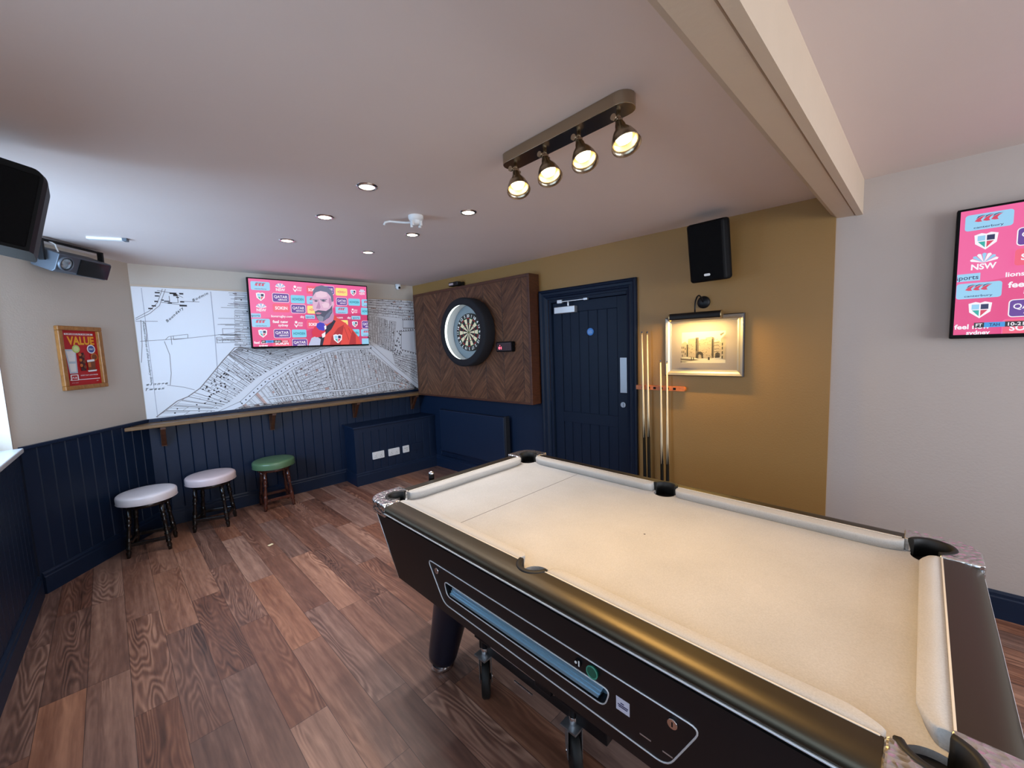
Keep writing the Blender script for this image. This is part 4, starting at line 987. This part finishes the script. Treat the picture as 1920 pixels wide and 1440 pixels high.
# ---- ceiling spotlight bar
BA, BB = Vector((1.318, 1.400, 0)), Vector((1.322, .760, 0)); bl = (BA-BB).length
tr = thing('spotlight_bar', 'brushed steel ceiling bar with four warm spotlights', 'spotlight bar', ((BA.x+BB.x)/2, (BA.y+BB.y)/2, H), atan2(BA.y-BB.y, BA.x-BB.x))
M_bar = P('antique_steel', (.40, .33, .24, 1), .25, 1.)
b = B(); hwid = .046; st_ = arc(-bl/2+hwid, 0, hwid, 90, 270, 10)+arc(bl/2-hwid, 0, hwid, -90, 90, 10)
b.prism(st_, -.044, 0, M_bar); b.build('ceiling_bar', tr, .010, 4)
SPOTS = []
inv = Matrix.Rotation(-atan2(BA.y-BB.y, BA.x-BB.x), 4, 'Z') 
aims = [(1.15, 1.0, .8), (1.30, .8, .8), (1.45, .5, .8), (1.65, .3, .8)]
for (hx, hy), aim in zip(((1.219, 1.274), (1.234, 1.095), (1.234, .923), (1.243, .758)), aims):
    jx = -bl/2+.06+(len(SPOTS))*(bl-.12)/3; jx = -jx
    base = Vector((jx, 0, -.044)); mwp = Matrix.Translation(((BA.x+BB.x)/2, (BA.y+BB.y)/2, H)) @ Matrix.Rotation(atan2(BA.y-BB.y, BA.x-BB.x), 4, 'Z')
    tipw = Vector((hx, hy, 2.215)); basew = mwp @ base
    neck = basew+Vector((0, 0, -.028)); ax = (tipw-neck).normalized(); ax = (ax*.5+Vector((.12, -.34, -1)).normalized()*.5).normalized()
    topw = neck+ax*.012; q4 = ax.to_track_quat('Z', 'Y').to_matrix().to_4x4()
    ml = mwp.inverted() @ Matrix.Translation(topw) @ q4
    b = B(); b.lathe([(.0, .0), (.014, .0), (.018, .012), (.021, .030), (.036, .055), (.045, .080), (.048, .100), (.051, .105), (.049, .106), (.044, .082), (.033, .056), (.02, .04)], M_bar, 24, ml, True, True); sp_o = b.build('spot_head', tr)
    b = B(); b.disc((0, 0, 0), .029, E('spot_glow', (1., .74, .36, 1), 28.), 'z'); o = b.build('bulb', sp_o); o.matrix_local = ml @ Matrix.Translation((0, 0, .066))
    b = B(); nl = mwp.inverted() @ neck; b.cyl(base, nl, .008, M_bar, 12); b.cyl(nl+Vector((0, -.026, 0)), nl+Vector((0, .026, 0)), .006, M_bar, 10); b.cyl(nl+Vector((0, .026, 0)), nl+Vector((0, .036, 0)), .011, M_bar, 12); b.box(nl+(mwp.inverted().to_3x3() @ ax)*.006, (.012, .03, .03), M_bar); b.build('knuckle_joint', tr)
    SPOTS.append((topw+ax*.112, ax))

# ---- stools
def stool(label, loc, rz, seat_m, leg_m, first=None):
    t = thing('bar_stool', label, 'stool', loc, rz, 'low pub stools along the wall')
    Rr = .193
    b = B(); b.lathe([(.0, .420), (Rr-.006, .420), (Rr-.001, .424), (Rr, .432), (Rr+.001, .468), (Rr-.003, .479), (Rr-.012, .486), (Rr-.04, .490), (.08, .493), (.0, .494)], seat_m, 48, None, True, False); b.build('seat', t)
    b = B(); b.lathe([(Rr-.002, .420), (Rr+.0025, .4225), (Rr-.000, .425)], seat_m, 48, None, True, False); b.build('piping', t)
    b = B(); b.lathe([(.150, .385), (.155, .390), (.155, .418)], leg_m, 32); b.build('seat_ring', t)
    for sx in (-1, 1):
        for sy in (-1, 1):
            top = Vector((sx*.098, sy*.098, .40)); bot = Vector((sx*.128, sy*.128, .0)); d = bot-top; Lg = d.length
            q4 = Matrix.Translation(top) @ d.to_track_quat('Z', 'Y').to_matrix().to_4x4()
            pr = [(.017, 0), (.017, .07), (.020, .075), (.013, .085), (.017, .10), (.019, .12), (.013, .14), (.020, .148), (.012, .16), (.014, .20), (.018, .235), (.013, .255), (.020, .262), (.018, .272), (.018, .325), (.020, .332), (.013, .342), (.018, .362), (.014, .385), (.012, Lg)]
            b = B(); b.lathe(pr, leg_m, 14, q4); b.build('leg', t)
    b = B(); r_ = .1205
    for a, c in (((-r_, -r_), (r_, -r_)), ((r_, -r_), (r_, r_)), ((r_, r_), (-r_, r_)), ((-r_, r_), (-r_, -r_))):
        m_ = ((a[0]+c[0])/2, (a[1]+c[1])/2, .10); b.box(m_, (abs(a[0]-c[0])+.018, abs(a[1]-c[1])+.018, .028), leg_m)
    b.build('stretcher_frame', t, .003)
    return t
M_seatw = P('cream_vinyl', S(236, 228, 230), .32, noise=.04, nscale=9, coat=.2); M_seatp = P('pinkish_vinyl', S(222, 202, 202), .32, noise=.04, nscale=9, coat=.2); M_seatg = P('green_leather', S(88, 118, 84), .33, noise=.12, nscale=14, coat=.25)
stool('low stool with pale cream padded seat nearest the window', (-.015, 4.452, 0), -.20, M_seatw, M_legblack)
stool('low stool with pinkish cream padded seat between the cream and green ones', (.43, 4.615, 0), -.36, M_seatp, M_legblack)
stool('low stool with green padded seat and mahogany legs', (.968, 4.71, 0), -.04, M_seatg, M_legred)

# scrap of paper on the floor
b = B(); b.prism([(-.02, -.012), (.018, -.014), (.022, .010), (-.016, .014)], .001, .003, P('scrap_paper', S(224, 214, 176), .7)); o = b.build('paper_scrap'); o.location = (.689, 3.741, 0); o.rotation_euler = (0, 0, .5)
tag(o, 'tiny scrap of cream paper lying on the floorboards', 'paper')

# ------------------------------------------------------------------ pool table (local x along its length, +y towards the window)
PT = thing('pool_table', 'black pool table with pale cloth in the foreground', 'pool table', (1.42388, .93444, 0), .02652+pi/2)
M_rail = P('black_rail_laminate', S(30, 24, 17), .40, spec=.8, bump=.02, bscale=500)
M_rail.node_tree.nodes['Principled BSDF'].inputs['Specular Tint'].default_value = (1., .86, .62, 1)
M_cab = P('black_cabinet_laminate', S(15, 14, 17), .42, bump=.03, bscale=400)
M_pock = P('black_leather', S(14, 13, 14), .55)
M_rubber = P('black_rubber', S(18, 17, 16), .6)
def hammered():
    m, nt, b = new_mat('hammered_chrome'); b.inputs['Metallic'].default_value = .95; b.inputs['Base Color'].default_value = (.72, .71, .70, 1); b.inputs['Roughness'].default_value = .22
    tc = nt.nodes.new('ShaderNodeTexCoord'); v = nt.nodes.new('ShaderNodeTexVoronoi'); v.inputs['Scale'].default_value = 55; nt.links.new(tc.outputs['Object'], v.inputs['Vector'])
    bp = nt.nodes.new('ShaderNodeBump'); bp.inputs['Strength'].default_value = .7; bp.inputs['Distance'].default_value = .006; nt.links.new(v.outputs['Distance'], bp.inputs['Height']); nt.links.new(bp.outputs[0], b.inputs['Normal'])
    return m
M_ham = hammered()
def cloth_mat():
    m, nt, b = new_mat('pale_baize'); tc = nt.nodes.new('ShaderNodeTexCoord'); n = nt.nodes.new('ShaderNodeTexNoise'); n.inputs['Scale'].default_value = 260; n.inputs['Detail'].default_value = 3
    n2 = nt.nodes.new('ShaderNodeTexNoise'); n2.inputs['Scale'].default_value = 5; n2.inputs['Detail'].default_value = 4
    for k_ in (n, n2): nt.links.new(tc.outputs['Object'], k_.inputs['Vector'])
    s_ = mnode(nt, 'ADD', mnode(nt, 'MULTIPLY', n.outputs['Fac'], .6), mnode(nt, 'MULTIPLY', n2.outputs['Fac'], .4))
    cr = nt.nodes.new('ShaderNodeValToRGB'); cr.color_ramp.elements[0].position = .3; cr.color_ramp.elements[1].position = .7; cr.color_ramp.elements[0].color = S(180, 177, 172); cr.color_ramp.elements[1].color = S(200, 197, 193)
    nt.links.new(s_, cr.inputs[0]); nt.links.new(cr.outputs[0], b.inputs['Base Color']); b.inputs['Roughness'].default_value = .9; b.inputs['Sheen Weight'].default_value = .15; b.inputs['Specular IOR Level'].default_value = .15
    bp = nt.nodes.new('ShaderNodeBump'); bp.inputs['Strength'].default_value = .12; bp.inputs['Distance'].default_value = .001; nt.links.new(n.outputs['Fac'], bp.inputs['Height']); nt.links.new(bp.outputs[0], b.inputs['Normal'])
    return m
M_cloth = cloth_mat()
ZT, ZB = .826, .787
LI, WI = .965, .5075          # inner edges of the rails
LO, WO = 1.058, .592          # outer edges
PCX, PCY, PR = .945, .482, .052
MPY, MPR = .492, .052
# bed with the six pocket mouths cut out
def bed_outline():
    pts = []
    # go round counter-clockwise starting on the right end (u=-)
    e1, e2 = LI-.004, WI-.004
    corners = [(PCX, PCY, 0), (-PCX, PCY, 1), (-PCX, -PCY, 2), (PCX, -PCY, 3)]
    def notch(cx, cy, a0, a1): return arc(cx, cy, PR, a0, a1, 12)
    pts += [(e1, -PCY+.07)] + [(e1, PCY-.07)]
    pts += [(PCX+.015, PCY-PR)] + notch(PCX, PCY, -75, -195) + [(PCX-.07, e2)]
    pts += [(.05, e2)] + arc(0, MPY, MPR, -5, -175, 12) + [(-.05, e2)]
    pts += [(-PCX+.07, e2)] + notch(-PCX, PCY, 15, -105) + [(-e1, PCY-.07)]
    pts += [(-e1, -PCY+.07)] + notch(-PCX, -PCY, 105, -15) + [(-PCX+.07, -e2)]
    pts += [(-.05, -e2)] + arc(0, -MPY, MPR, 175, 5, 12) + [(.05, -e2)]
    pts += [(PCX-.07, -e2)] + notch(PCX, -PCY, 195, 75)
    return pts
b = B(); b.prism(bed_outline(), .765, ZB, M_cloth)
b.box2((.519, -.456, ZB+.0002), (.5215, .456, ZB+.0006), P('baulk_line', S(120, 116, 116), .8))
b.box2((-.14, -.018, ZB+.0002), (-.133, -.012, ZB+.0006), P('spot_mark', S(60, 54, 50), .8))
b.build('bed_cloth', PT)
# cushions
def cushion(p0, p1, inward, corner0, corner1):
    """p0-p1 back edge on the rail line, inward = unit normal to the nose"""
    p0, p1, n = Vector(p0), Vector(p1), Vector(inward); d = p1-p0; L = d.length; d.normalize()
    b = B(); rings = []
    def wfun(dist, kind):
        if kind == 'c': return min(1., .42+.58*min(1., dist/.055)**.6)
        return min(1., .62+.38*min(1., dist/.028)**.5)
    ss = [0, .006, .014, .026, .04, .058]; ss = ss+[L*.35, L*.65]+[L-x for x in ss[::-1]]
    for s_ in ss:
        w_ = .050*min(wfun(s_, corner0), wfun(L-s_, corner1)); q = p0+d*s_
        pr = [(0, ZT), (w_*.5, ZT+.0008), (w_*.93, ZT-.001), (w_*.985, ZT-.003), (w_, ZT-.007), (w_*.99, ZT-.012), (w_*.80, ZB+.001), (0, ZB+.001)]
        rings.append([(q.x+n.x*a, q.y+n.y*a, z) for a, z in pr])
    b.loft(rings, M_cloth, True, True, True)
    return b
g1, g2 = PCX-.068, .062
for p0, p1, n, k0, k1 in (((g1, WI), (g2, WI), (0, -1), 'c', 'm'), ((-g2, WI), (-g1, WI), (0, -1), 'm', 'c'), ((g1, -WI), (g2, -WI), (0, 1), 'c', 'm'), ((-g2, -WI), (-g1, -WI), (0, 1), 'm', 'c'),
                          ((LI, PCY-.068), (LI, -PCY+.068), (-1, 0), 'c', 'c'), ((-LI, PCY-.068), (-LI, -PCY+.068), (1, 0), 'c', 'c')):
    o = cushion(p0, p1, n, k0, k1).build('cushion', PT)
# thin pale strip between cushion and rail
M_strip = P('pale_strip', S(226, 218, 204), .5)
def railprof(inner, outer): return [(inner, .765), (inner, ZT+.001), (outer-.050, ZT+.001), (outer-.036, ZT-.0005), (outer-.022, ZT-.004), (outer-.010, ZT-.010), (outer-.003, ZT-.017), (outer, ZT-.026), (outer, .793), (outer-.012, .778), (outer-.02, .765)]
b_strip = B()
for sy in (1, -1):
    b_strip.box2((PCX-.075, sy*WI, ZT-.002), (.06, sy*(WI+.004), ZT+.0022), M_strip); b_strip.box2((-PCX+.075, sy*WI, ZT-.002), (-.06, sy*(WI+.004), ZT+.0022), M_strip)
for sx in (1, -1): b_strip.box2((sx*LI, -PCY+.07, ZT-.002), (sx*(LI+.004), PCY-.07, ZT+.0022), M_strip)
b_strip.build('cushion_strip', PT)
for sy in (1, -1):
    b = B(); us = [PCX-.07, .06, .0525]+[MPR*cos(radians(a)) for a in range(12, 169, 12)]+[-.0525, -.06, -PCX+.07]; rings = []
    for u_ in us:
        inn = WI+.001
        if abs(u_) < MPR: inn = max(inn, MPY+sqrt(MPR**2-u_**2))
        rings.append([(u_, sy*y, z) for y, z in railprof(inn, WO)])
    b.loft(rings, M_rail, True, True, True); o = b.build('long_rail', PT); o.data.set_sharp_from_angle(angle=radians(50))
for sx in (1, -1):
    b = B(); b.loft([[(sx*y, u_, z) for y, z in railprof(LI+.001, LO)] for u_ in (-PCY+.075, PCY-.075)], M_rail, True, True, True); b.build('end_rail', PT).data.set_sharp_from_angle(angle=radians(50))
# corner caps
for sx in (1, -1):
    for sy in (1, -1):
        a_out = .088
        pl4 = [(PCX-.07, WO+.003)]+[(PCX-.07, WI-.002)]+arc(PCX, PCY, PR, 160, -70, 18)+[(LI-.004, PCY-.075), (LO+.003, PCY-.075)]+arc(LO+.003-a_out, WO+.003-a_out, a_out, 0, 90, 10)
        b = B(); b.prism([(sx*x, sy*y) for x, y in (pl4 if sx*sy > 0 else pl4[::-1])], .768, ZT+.006, M_ham); b.build('corner_cap', PT, .009, 3, label='hammered chrome corner cap', angle=50)
# pockets: dark leather cups and lips
for cx, cy, r_, cor in [(sx*PCX, sy*PCY, PR, 1) for sx in (1, -1) for sy in (1, -1)]+[(0, MPY, MPR, 0), (0, -MPY, MPR, 0)]:
    b = B(); mt = Matrix.Translation((cx, cy, 0)); b.lathe([(r_+.001, ZB-.001), (r_-.001, .74), (r_-.008, .69), (.0, .675)], M_pock, 28, mt, True, False)
    sgx = 1 if cx > 0 else -1; sgy = 1 if cy > 0 else -1
    a0, a1 = ((-72, 162) if cor else (8, 172)); rin, rou = r_-.006, r_+(.010 if cor else .012)
    def W_(a, rad, z):
        x = rad*cos(radians(a)); y = rad*sin(radians(a)); return (cx+(sgx if cor else 1)*x, cy+sgy*y, z)
    n_ = 20; rings = []
    for i in range(n_+1):
        a = a0+(a1-a0)*i/n_; zt_ = ZT+.0085 if cor else ZT+.0045
        rings.append([W_(a, rin, .765), W_(a, rin, zt_-.003), W_(a, rin+.004, zt_), W_(a, rou-.002, zt_), W_(a, rou, zt_-.003), W_(a, rou, ZT-.004)])
    b.loft(rings, M_rubber, True, True, True); b.build('pocket', PT, label='black pocket')
# bright moulding round the foot of the rail
b = B()
for sy in (1, -1): b.box2((-LO+.09, sy*(WO-.003), .7855), (LO-.09, sy*(WO+.003), .791), M_trim)
for sx in (1, -1): b.box2((sx*(LO-.003), -WO+.09, .7855), (sx*(LO+.003), WO-.09, .791), M_trim)
b.build('rail_moulding', PT, .002, label='thin chrome moulding')
# cabinet
CT, CBm, CY = .985, .80, .555
b = B(); b.loft([[(CT, .545, .77), (-CT, .545, .77), (-CT, -.545, .77), (CT, -.545, .77)], [(CBm, .54, .495), (-CBm, .54, .495), (-CBm, -.54, .495), (CBm, -.54, .495)]], M_cab, True, True, False)
b.build('cabinet', PT)
# window-side face with the ball return slot
def slot(off=0.):
    return fillet([(.416+off, .632+off), (.398+off, .580-off), (-.325-off, .580-off), (-.343-off, .632+off)], .022)
def side_pts(): return [(CT-.004, .768), (-CT+.004, .768), (-CBm+.003, .497), (CBm-.003, .497)]
def holed(outer, hole, y0, y1, m, b):
    k = b.mi(m)
    for y in (y0, y1):
        vo = [b.bm.verts.new((x, y, z)) for x, z in outer]; vh = [b.bm.verts.new((x, y, z)) for x, z in hole]
        ed = [b.bm.edges.new((L_[i], L_[(i+1) % len(L_)])) for L_ in (vo, vh) for i in range(len(L_))]
        rs = bmesh.ops.triangle_fill(b.bm, edges=ed, use_beauty=True)
        for g_ in rs['geom']:
            if isinstance(g_, bmesh.types.BMFace): g_.material_index = k
    for L_ in (outer, hole):
        for i in range(len(L_)):
            (x0, z0), (x1, z1) = L_[i], L_[(i+1) % len(L_)]; b.face([(x0, y0, z0), (x1, y0, z1), (x1, y1, z1), (x0, y1, z0)], m)
b = B(); holed(side_pts(), slot(), .5455, .582, M_cab, b); o = b.build('side_panel', PT)
b = B(); b.prism([(CT-.004, .768), (-CT+.004, .768), (-CBm+.003, .497), (CBm-.003, .497)], .5455, .565, M_cab, to=lambda x, y, z: (x, -z, y)); b.build('side_panel', PT)
M_tray = P('tray_aluminium', (.42, .62, .76, 1), .33, .75)
b = B(); b.prism(slot(-.001), .5455, .549, M_tray, to=lambda x, y, z: (x, z, y))
tps = [(.549, .6300), (.553, .618), (.558, .611), (.560, .606), (.565, .608), (.566, .599), (.571, .601), (.572, .592), (.578, .594), (.580, .586), (.549, .584)]
b.loft([[(x0+(.634-z)*k_, y, z) for y, z in tps] for x0, k_ in ((.398, -.25), (-.318, .3))], M_tray, True, True, False)
b.build('ball_tray', PT, label='ribbed metal ball tray')
b = B(); b.tube([(x, .583, z) for x, z in slot(.002)], .0021, M_trim, 6, True)
tp = fillet([(.530, .686), (-.582, .686), (-.503, .536), (.424, .536)], .03)
b.tube([(x, .583, z) for x, z in tp], .0023, M_trim, 6, True); b.build('panel_trim', PT, label='chrome outline trim')
for sx in (1, -1):
    b = B(); b.tube([(sx*(CT-.004), .580, .766), (sx*(CBm-.003), .580, .498)], .0035, M_satin, 6); b.build('corner_trim', PT, label='pale corner edging')
for x, z in ((.462, .661), (-.516, .660)):
    b = B(); b.cyl((x, .582, z), (x, .588, z), .012, M_chrome, 20); b.box2((x-.0015, .588, z-.006), (x+.0015, .5886, z+.006), M_black); b.build('key_lock', PT)
b = B(); b.cyl((-.243, .582, .660), (-.243, .588, .660), .011, M_black, 20); b.box2((-.250, .588, .653), (-.246, .5892, .669), M_white); b.cyl((-.237, .588, .660), (-.237, .5892, .660), .004, M_white, 12); b.build('coin_reject', PT)
b = B(); b.cyl((-.292, .582, .661), (-.292, .590, .661), .017, P('green_button', S(22, 92, 74), .3), 28); b.tube([(-.292+.017*cos(i*pi/12), .5895, .661+.017*sin(i*pi/12)) for i in range(24)], .002, P('green_ring', S(60, 140, 116), .3), 6, True); b.build('push_button', PT, label='round green button')
c = Canvas(-.0); 
stk = P('sticker_paper', S(205, 200, 214), .6); ink2 = P('sticker_ink', S(50, 50, 90), .6)
b = B(); b.box2((-.363, .582, .597), (-.402, .5828, .634), stk)
for z0, x0, x1 in ((.619, -.376, -.386), (.613, -.368, -.398), (.608, -.370, -.396)): b.box2((x0, .5828, z0), (x1, .5831, z0+.0032), ink2)
b.build('price_sticker', PT, label='white printed sticker')
for x0, x1, z in ((-.43, -.46, .57), (-.49, -.515, .566)):
    b = B(); b.box2((x0, .582, z), (x1, .5828, z+.003), M_satin); b.build('coin_slot', PT)
# chalk holder on the end rail
b = B(); b.lathe([(.016, .800), (.016, .842)], M_black, 20, Matrix.Translation((1.072, .197, 0))); b.lathe([(.016, .842), (.0165, .850), (.013, .858), (.0, .861)], M_chrome, 20, Matrix.Translation((1.072, .197, 0)), True, False); b.build('chalk_holder', PT, label='chrome topped chalk holder')
# legs
for sx in (1, -1):
    for sy in (1, -1):
        top = Vector((sx*.60, sy*.385, .50)); bot = Vector((sx*.712, sy*.424, .046)); d = bot-top
        q4 = Matrix.Translation(top) @ d.to_track_quat('Z', 'Y').to_matrix().to_4x4(); L = d.length
        b = B(); b.lathe([(.098, 0), (.095, .05), (.080, L*.6), (.070, L-.03), (.066, L-.006), (.058, L)], P('leg_navy_black', S(15, 23, 42), .36), 36, q4); lg = b.build('leg', PT)
        b = B(); b.lathe([(.050, .0), (.056, .004), (.055, .022), (.048, .034), (.03, .046)], M_chrome, 28, Matrix.Translation((bot.x+sx*.004, bot.y, 0))); b.build('foot', lg, label='chrome levelling foot')

# ---- lifting trolley under the table
TY = thing('table_trolley', 'black wheeled lifting trolley under the pool table', 'trolley', (1.42388, .93444, 0), .02652+pi/2)
M_trol = P('trolley_black', S(20, 20, 24), .35, .2)
b = B()
for y in (.36, -.36):
    b.box2((-.20, y-.02, .20), (.47, y+.02, .26), M_trol); b.box2((-.20, y-.028, .255), (.47, y+.028, .262), M_satin if False else M_trol)
for x in (.30, -.04): b.box2((x-.02, -.34, .205), (x+.02, .34, .245), M_trol)
b.build('lifting_frame', TY, .004)
b = B(); b.box2((.02, .381, .252), (.38, .387, .258), M_chrome); b.box2((.12, .40, .20), (.22, .405, .206), M_chrome); b.build('frame_edge', TY, label='bright frame edge')
for n_, x in enumerate((.43, -.06)):
    for y in (.38, -.38):
        b = B(); RZ = Matrix.Translation((x, y, 0)) @ Matrix.Rotation(radians(-42), 4, 'Z'); Ry = RZ @ Matrix.Translation((0, -.018, .082)) @ Matrix.Rotation(-pi/2, 4, 'X'); b.lathe([(.03, .0), (.076, .0), (.082, .006), (.082, .030), (.076, .036), (.03, .036)], M_rubber, 32, Ry); cs = b.build('caster_wheel', TY)
        b = B(); b.cyl(RZ @ Vector((0, -.03, .082)), RZ @ Vector((0, .03, .082)), .012, M_chrome, 14); b.build('axle', cs)
        b = B()
        for dy in (-.026, .026): b.loft([[tuple(RZ @ Vector(q_)) for q_ in r_] for r_ in ([(-.022, dy-.002, .07), (.022, dy-.002, .07), (.022, dy+.002, .07), (-.022, dy+.002, .07)], [(-.03, dy-.002, .19), (.03, dy-.002, .19), (.03, dy+.002, .19), (-.03, dy+.002, .19)])], M_steel, True, True, False)
        b.box2((x-.035, y-.035, .186), (x+.035, y+.035, .194), M_steel); b.cyl((x, y, .194), (x, y, .225), .016, M_chrome, 16); b.build('caster_fork', TY, .001, label='steel caster fork')
        b = B(); b.cyl((x, y, .225), (x, y, .33), .014, M_trol, 14); b.box2((x-.03, y-.03, .325), (x+.03, y+.03, .333), M_steel); b.box2((x-.045, y-.02, .262), (x+.045, y+.02, .27), M_trol); b.build('jack_post', TY, .001)
b = B(); b.box2((.02, .33, .262), (.10, .41, .30), M_trol); b.cyl((.06, .37, .30), (.06, .37, .32), .02, M_steel, 14); b.box2((-.0, .39, .31), (.09, .40, .316), M_satin); b.build('lift_pump', TY, .003)

# ------------------------------------------------------------------ lighting
def area(name, loc, rot, sx, sy, power, col):
    l = bpy.data.lights.new(name, 'AREA'); l.shape = 'RECTANGLE'; l.size = sx; l.size_y = sy; l.energy = power; l.color = col
    o = bpy.data.objects.new(name, l); COL.objects.link(o); o.location = loc; o.rotation_euler = rot; return o
def spot(name, loc, d, power, col, ang, blend=.6, size=.03):
    l = bpy.data.lights.new(name, 'SPOT'); l.energy = power; l.color = col; l.spot_size = radians(ang); l.spot_blend = blend; l.shadow_soft_size = size
    o = bpy.data.objects.new(name, l); COL.objects.link(o); o.location = loc; o.rotation_euler = Vector(d).to_track_quat('-Z', 'Y').to_euler(); return o
DAY = (.40, .65, 1.)
LW = dict(win1=265., win2=15., win_fill=108., spot=22., down=38., pic=8.5)
area('daylight_street', (XW-1.3, (WY0+WY1)/2-.75, 1.7), (0, -pi/2, radians(30)), 2.3, 2.6, LW['win1'], DAY)
area('daylight_street', (XW-1.3, (V0+V1)/2, 1.6), (0, -pi/2, 0), 2.3, 2.4, LW['win2'], DAY)
area('daylight_street', (1.65, YF-.5, 1.55), (pi/2, 0, 0), 2.8, 1.25, LW['win_fill'], (.9, .93, 1.))  # added lamp outside the unseen rear window, general fill for the room
for p_, d_ in SPOTS: spot('spotlight', p_, d_, LW['spot'], (1., .61, .21), 96, .9)
for x, y in ((.964, 2.078), (.959, 2.692), (.923, 3.401), (1.624, 2.089), (1.594, 2.735), (1.56, 3.43)): spot('downlight_lamp', (x, y, H-.012), (0, 0, -1), LW['down'], (1., .93, .88), 104, .9)
q0 = dpos(3.688, 1.7102, .146); l_ = area('picture_lamp_tube', q0, (0, 0, 0), .32, .014, LW['pic'], (1., .66, .19))
l_.rotation_euler = (Matrix.Rotation(TH_DOOR, 3, 'Z') @ Matrix.Rotation(radians(2), 3, 'X')).to_euler()
wd = bpy.data.worlds.new('sky'); SC.world = wd; wd.use_nodes = True; bg = wd.node_tree.nodes['Background']
bg.inputs[0].default_value = (.62, .80, 1., 1); bg.inputs[1].default_value = 3.0
vs = SC.view_settings; vs.view_transform = 'Standard'; vs.look = 'None'; vs.exposure = 0.; vs.gamma = 1.; vs.use_curve_mapping = False
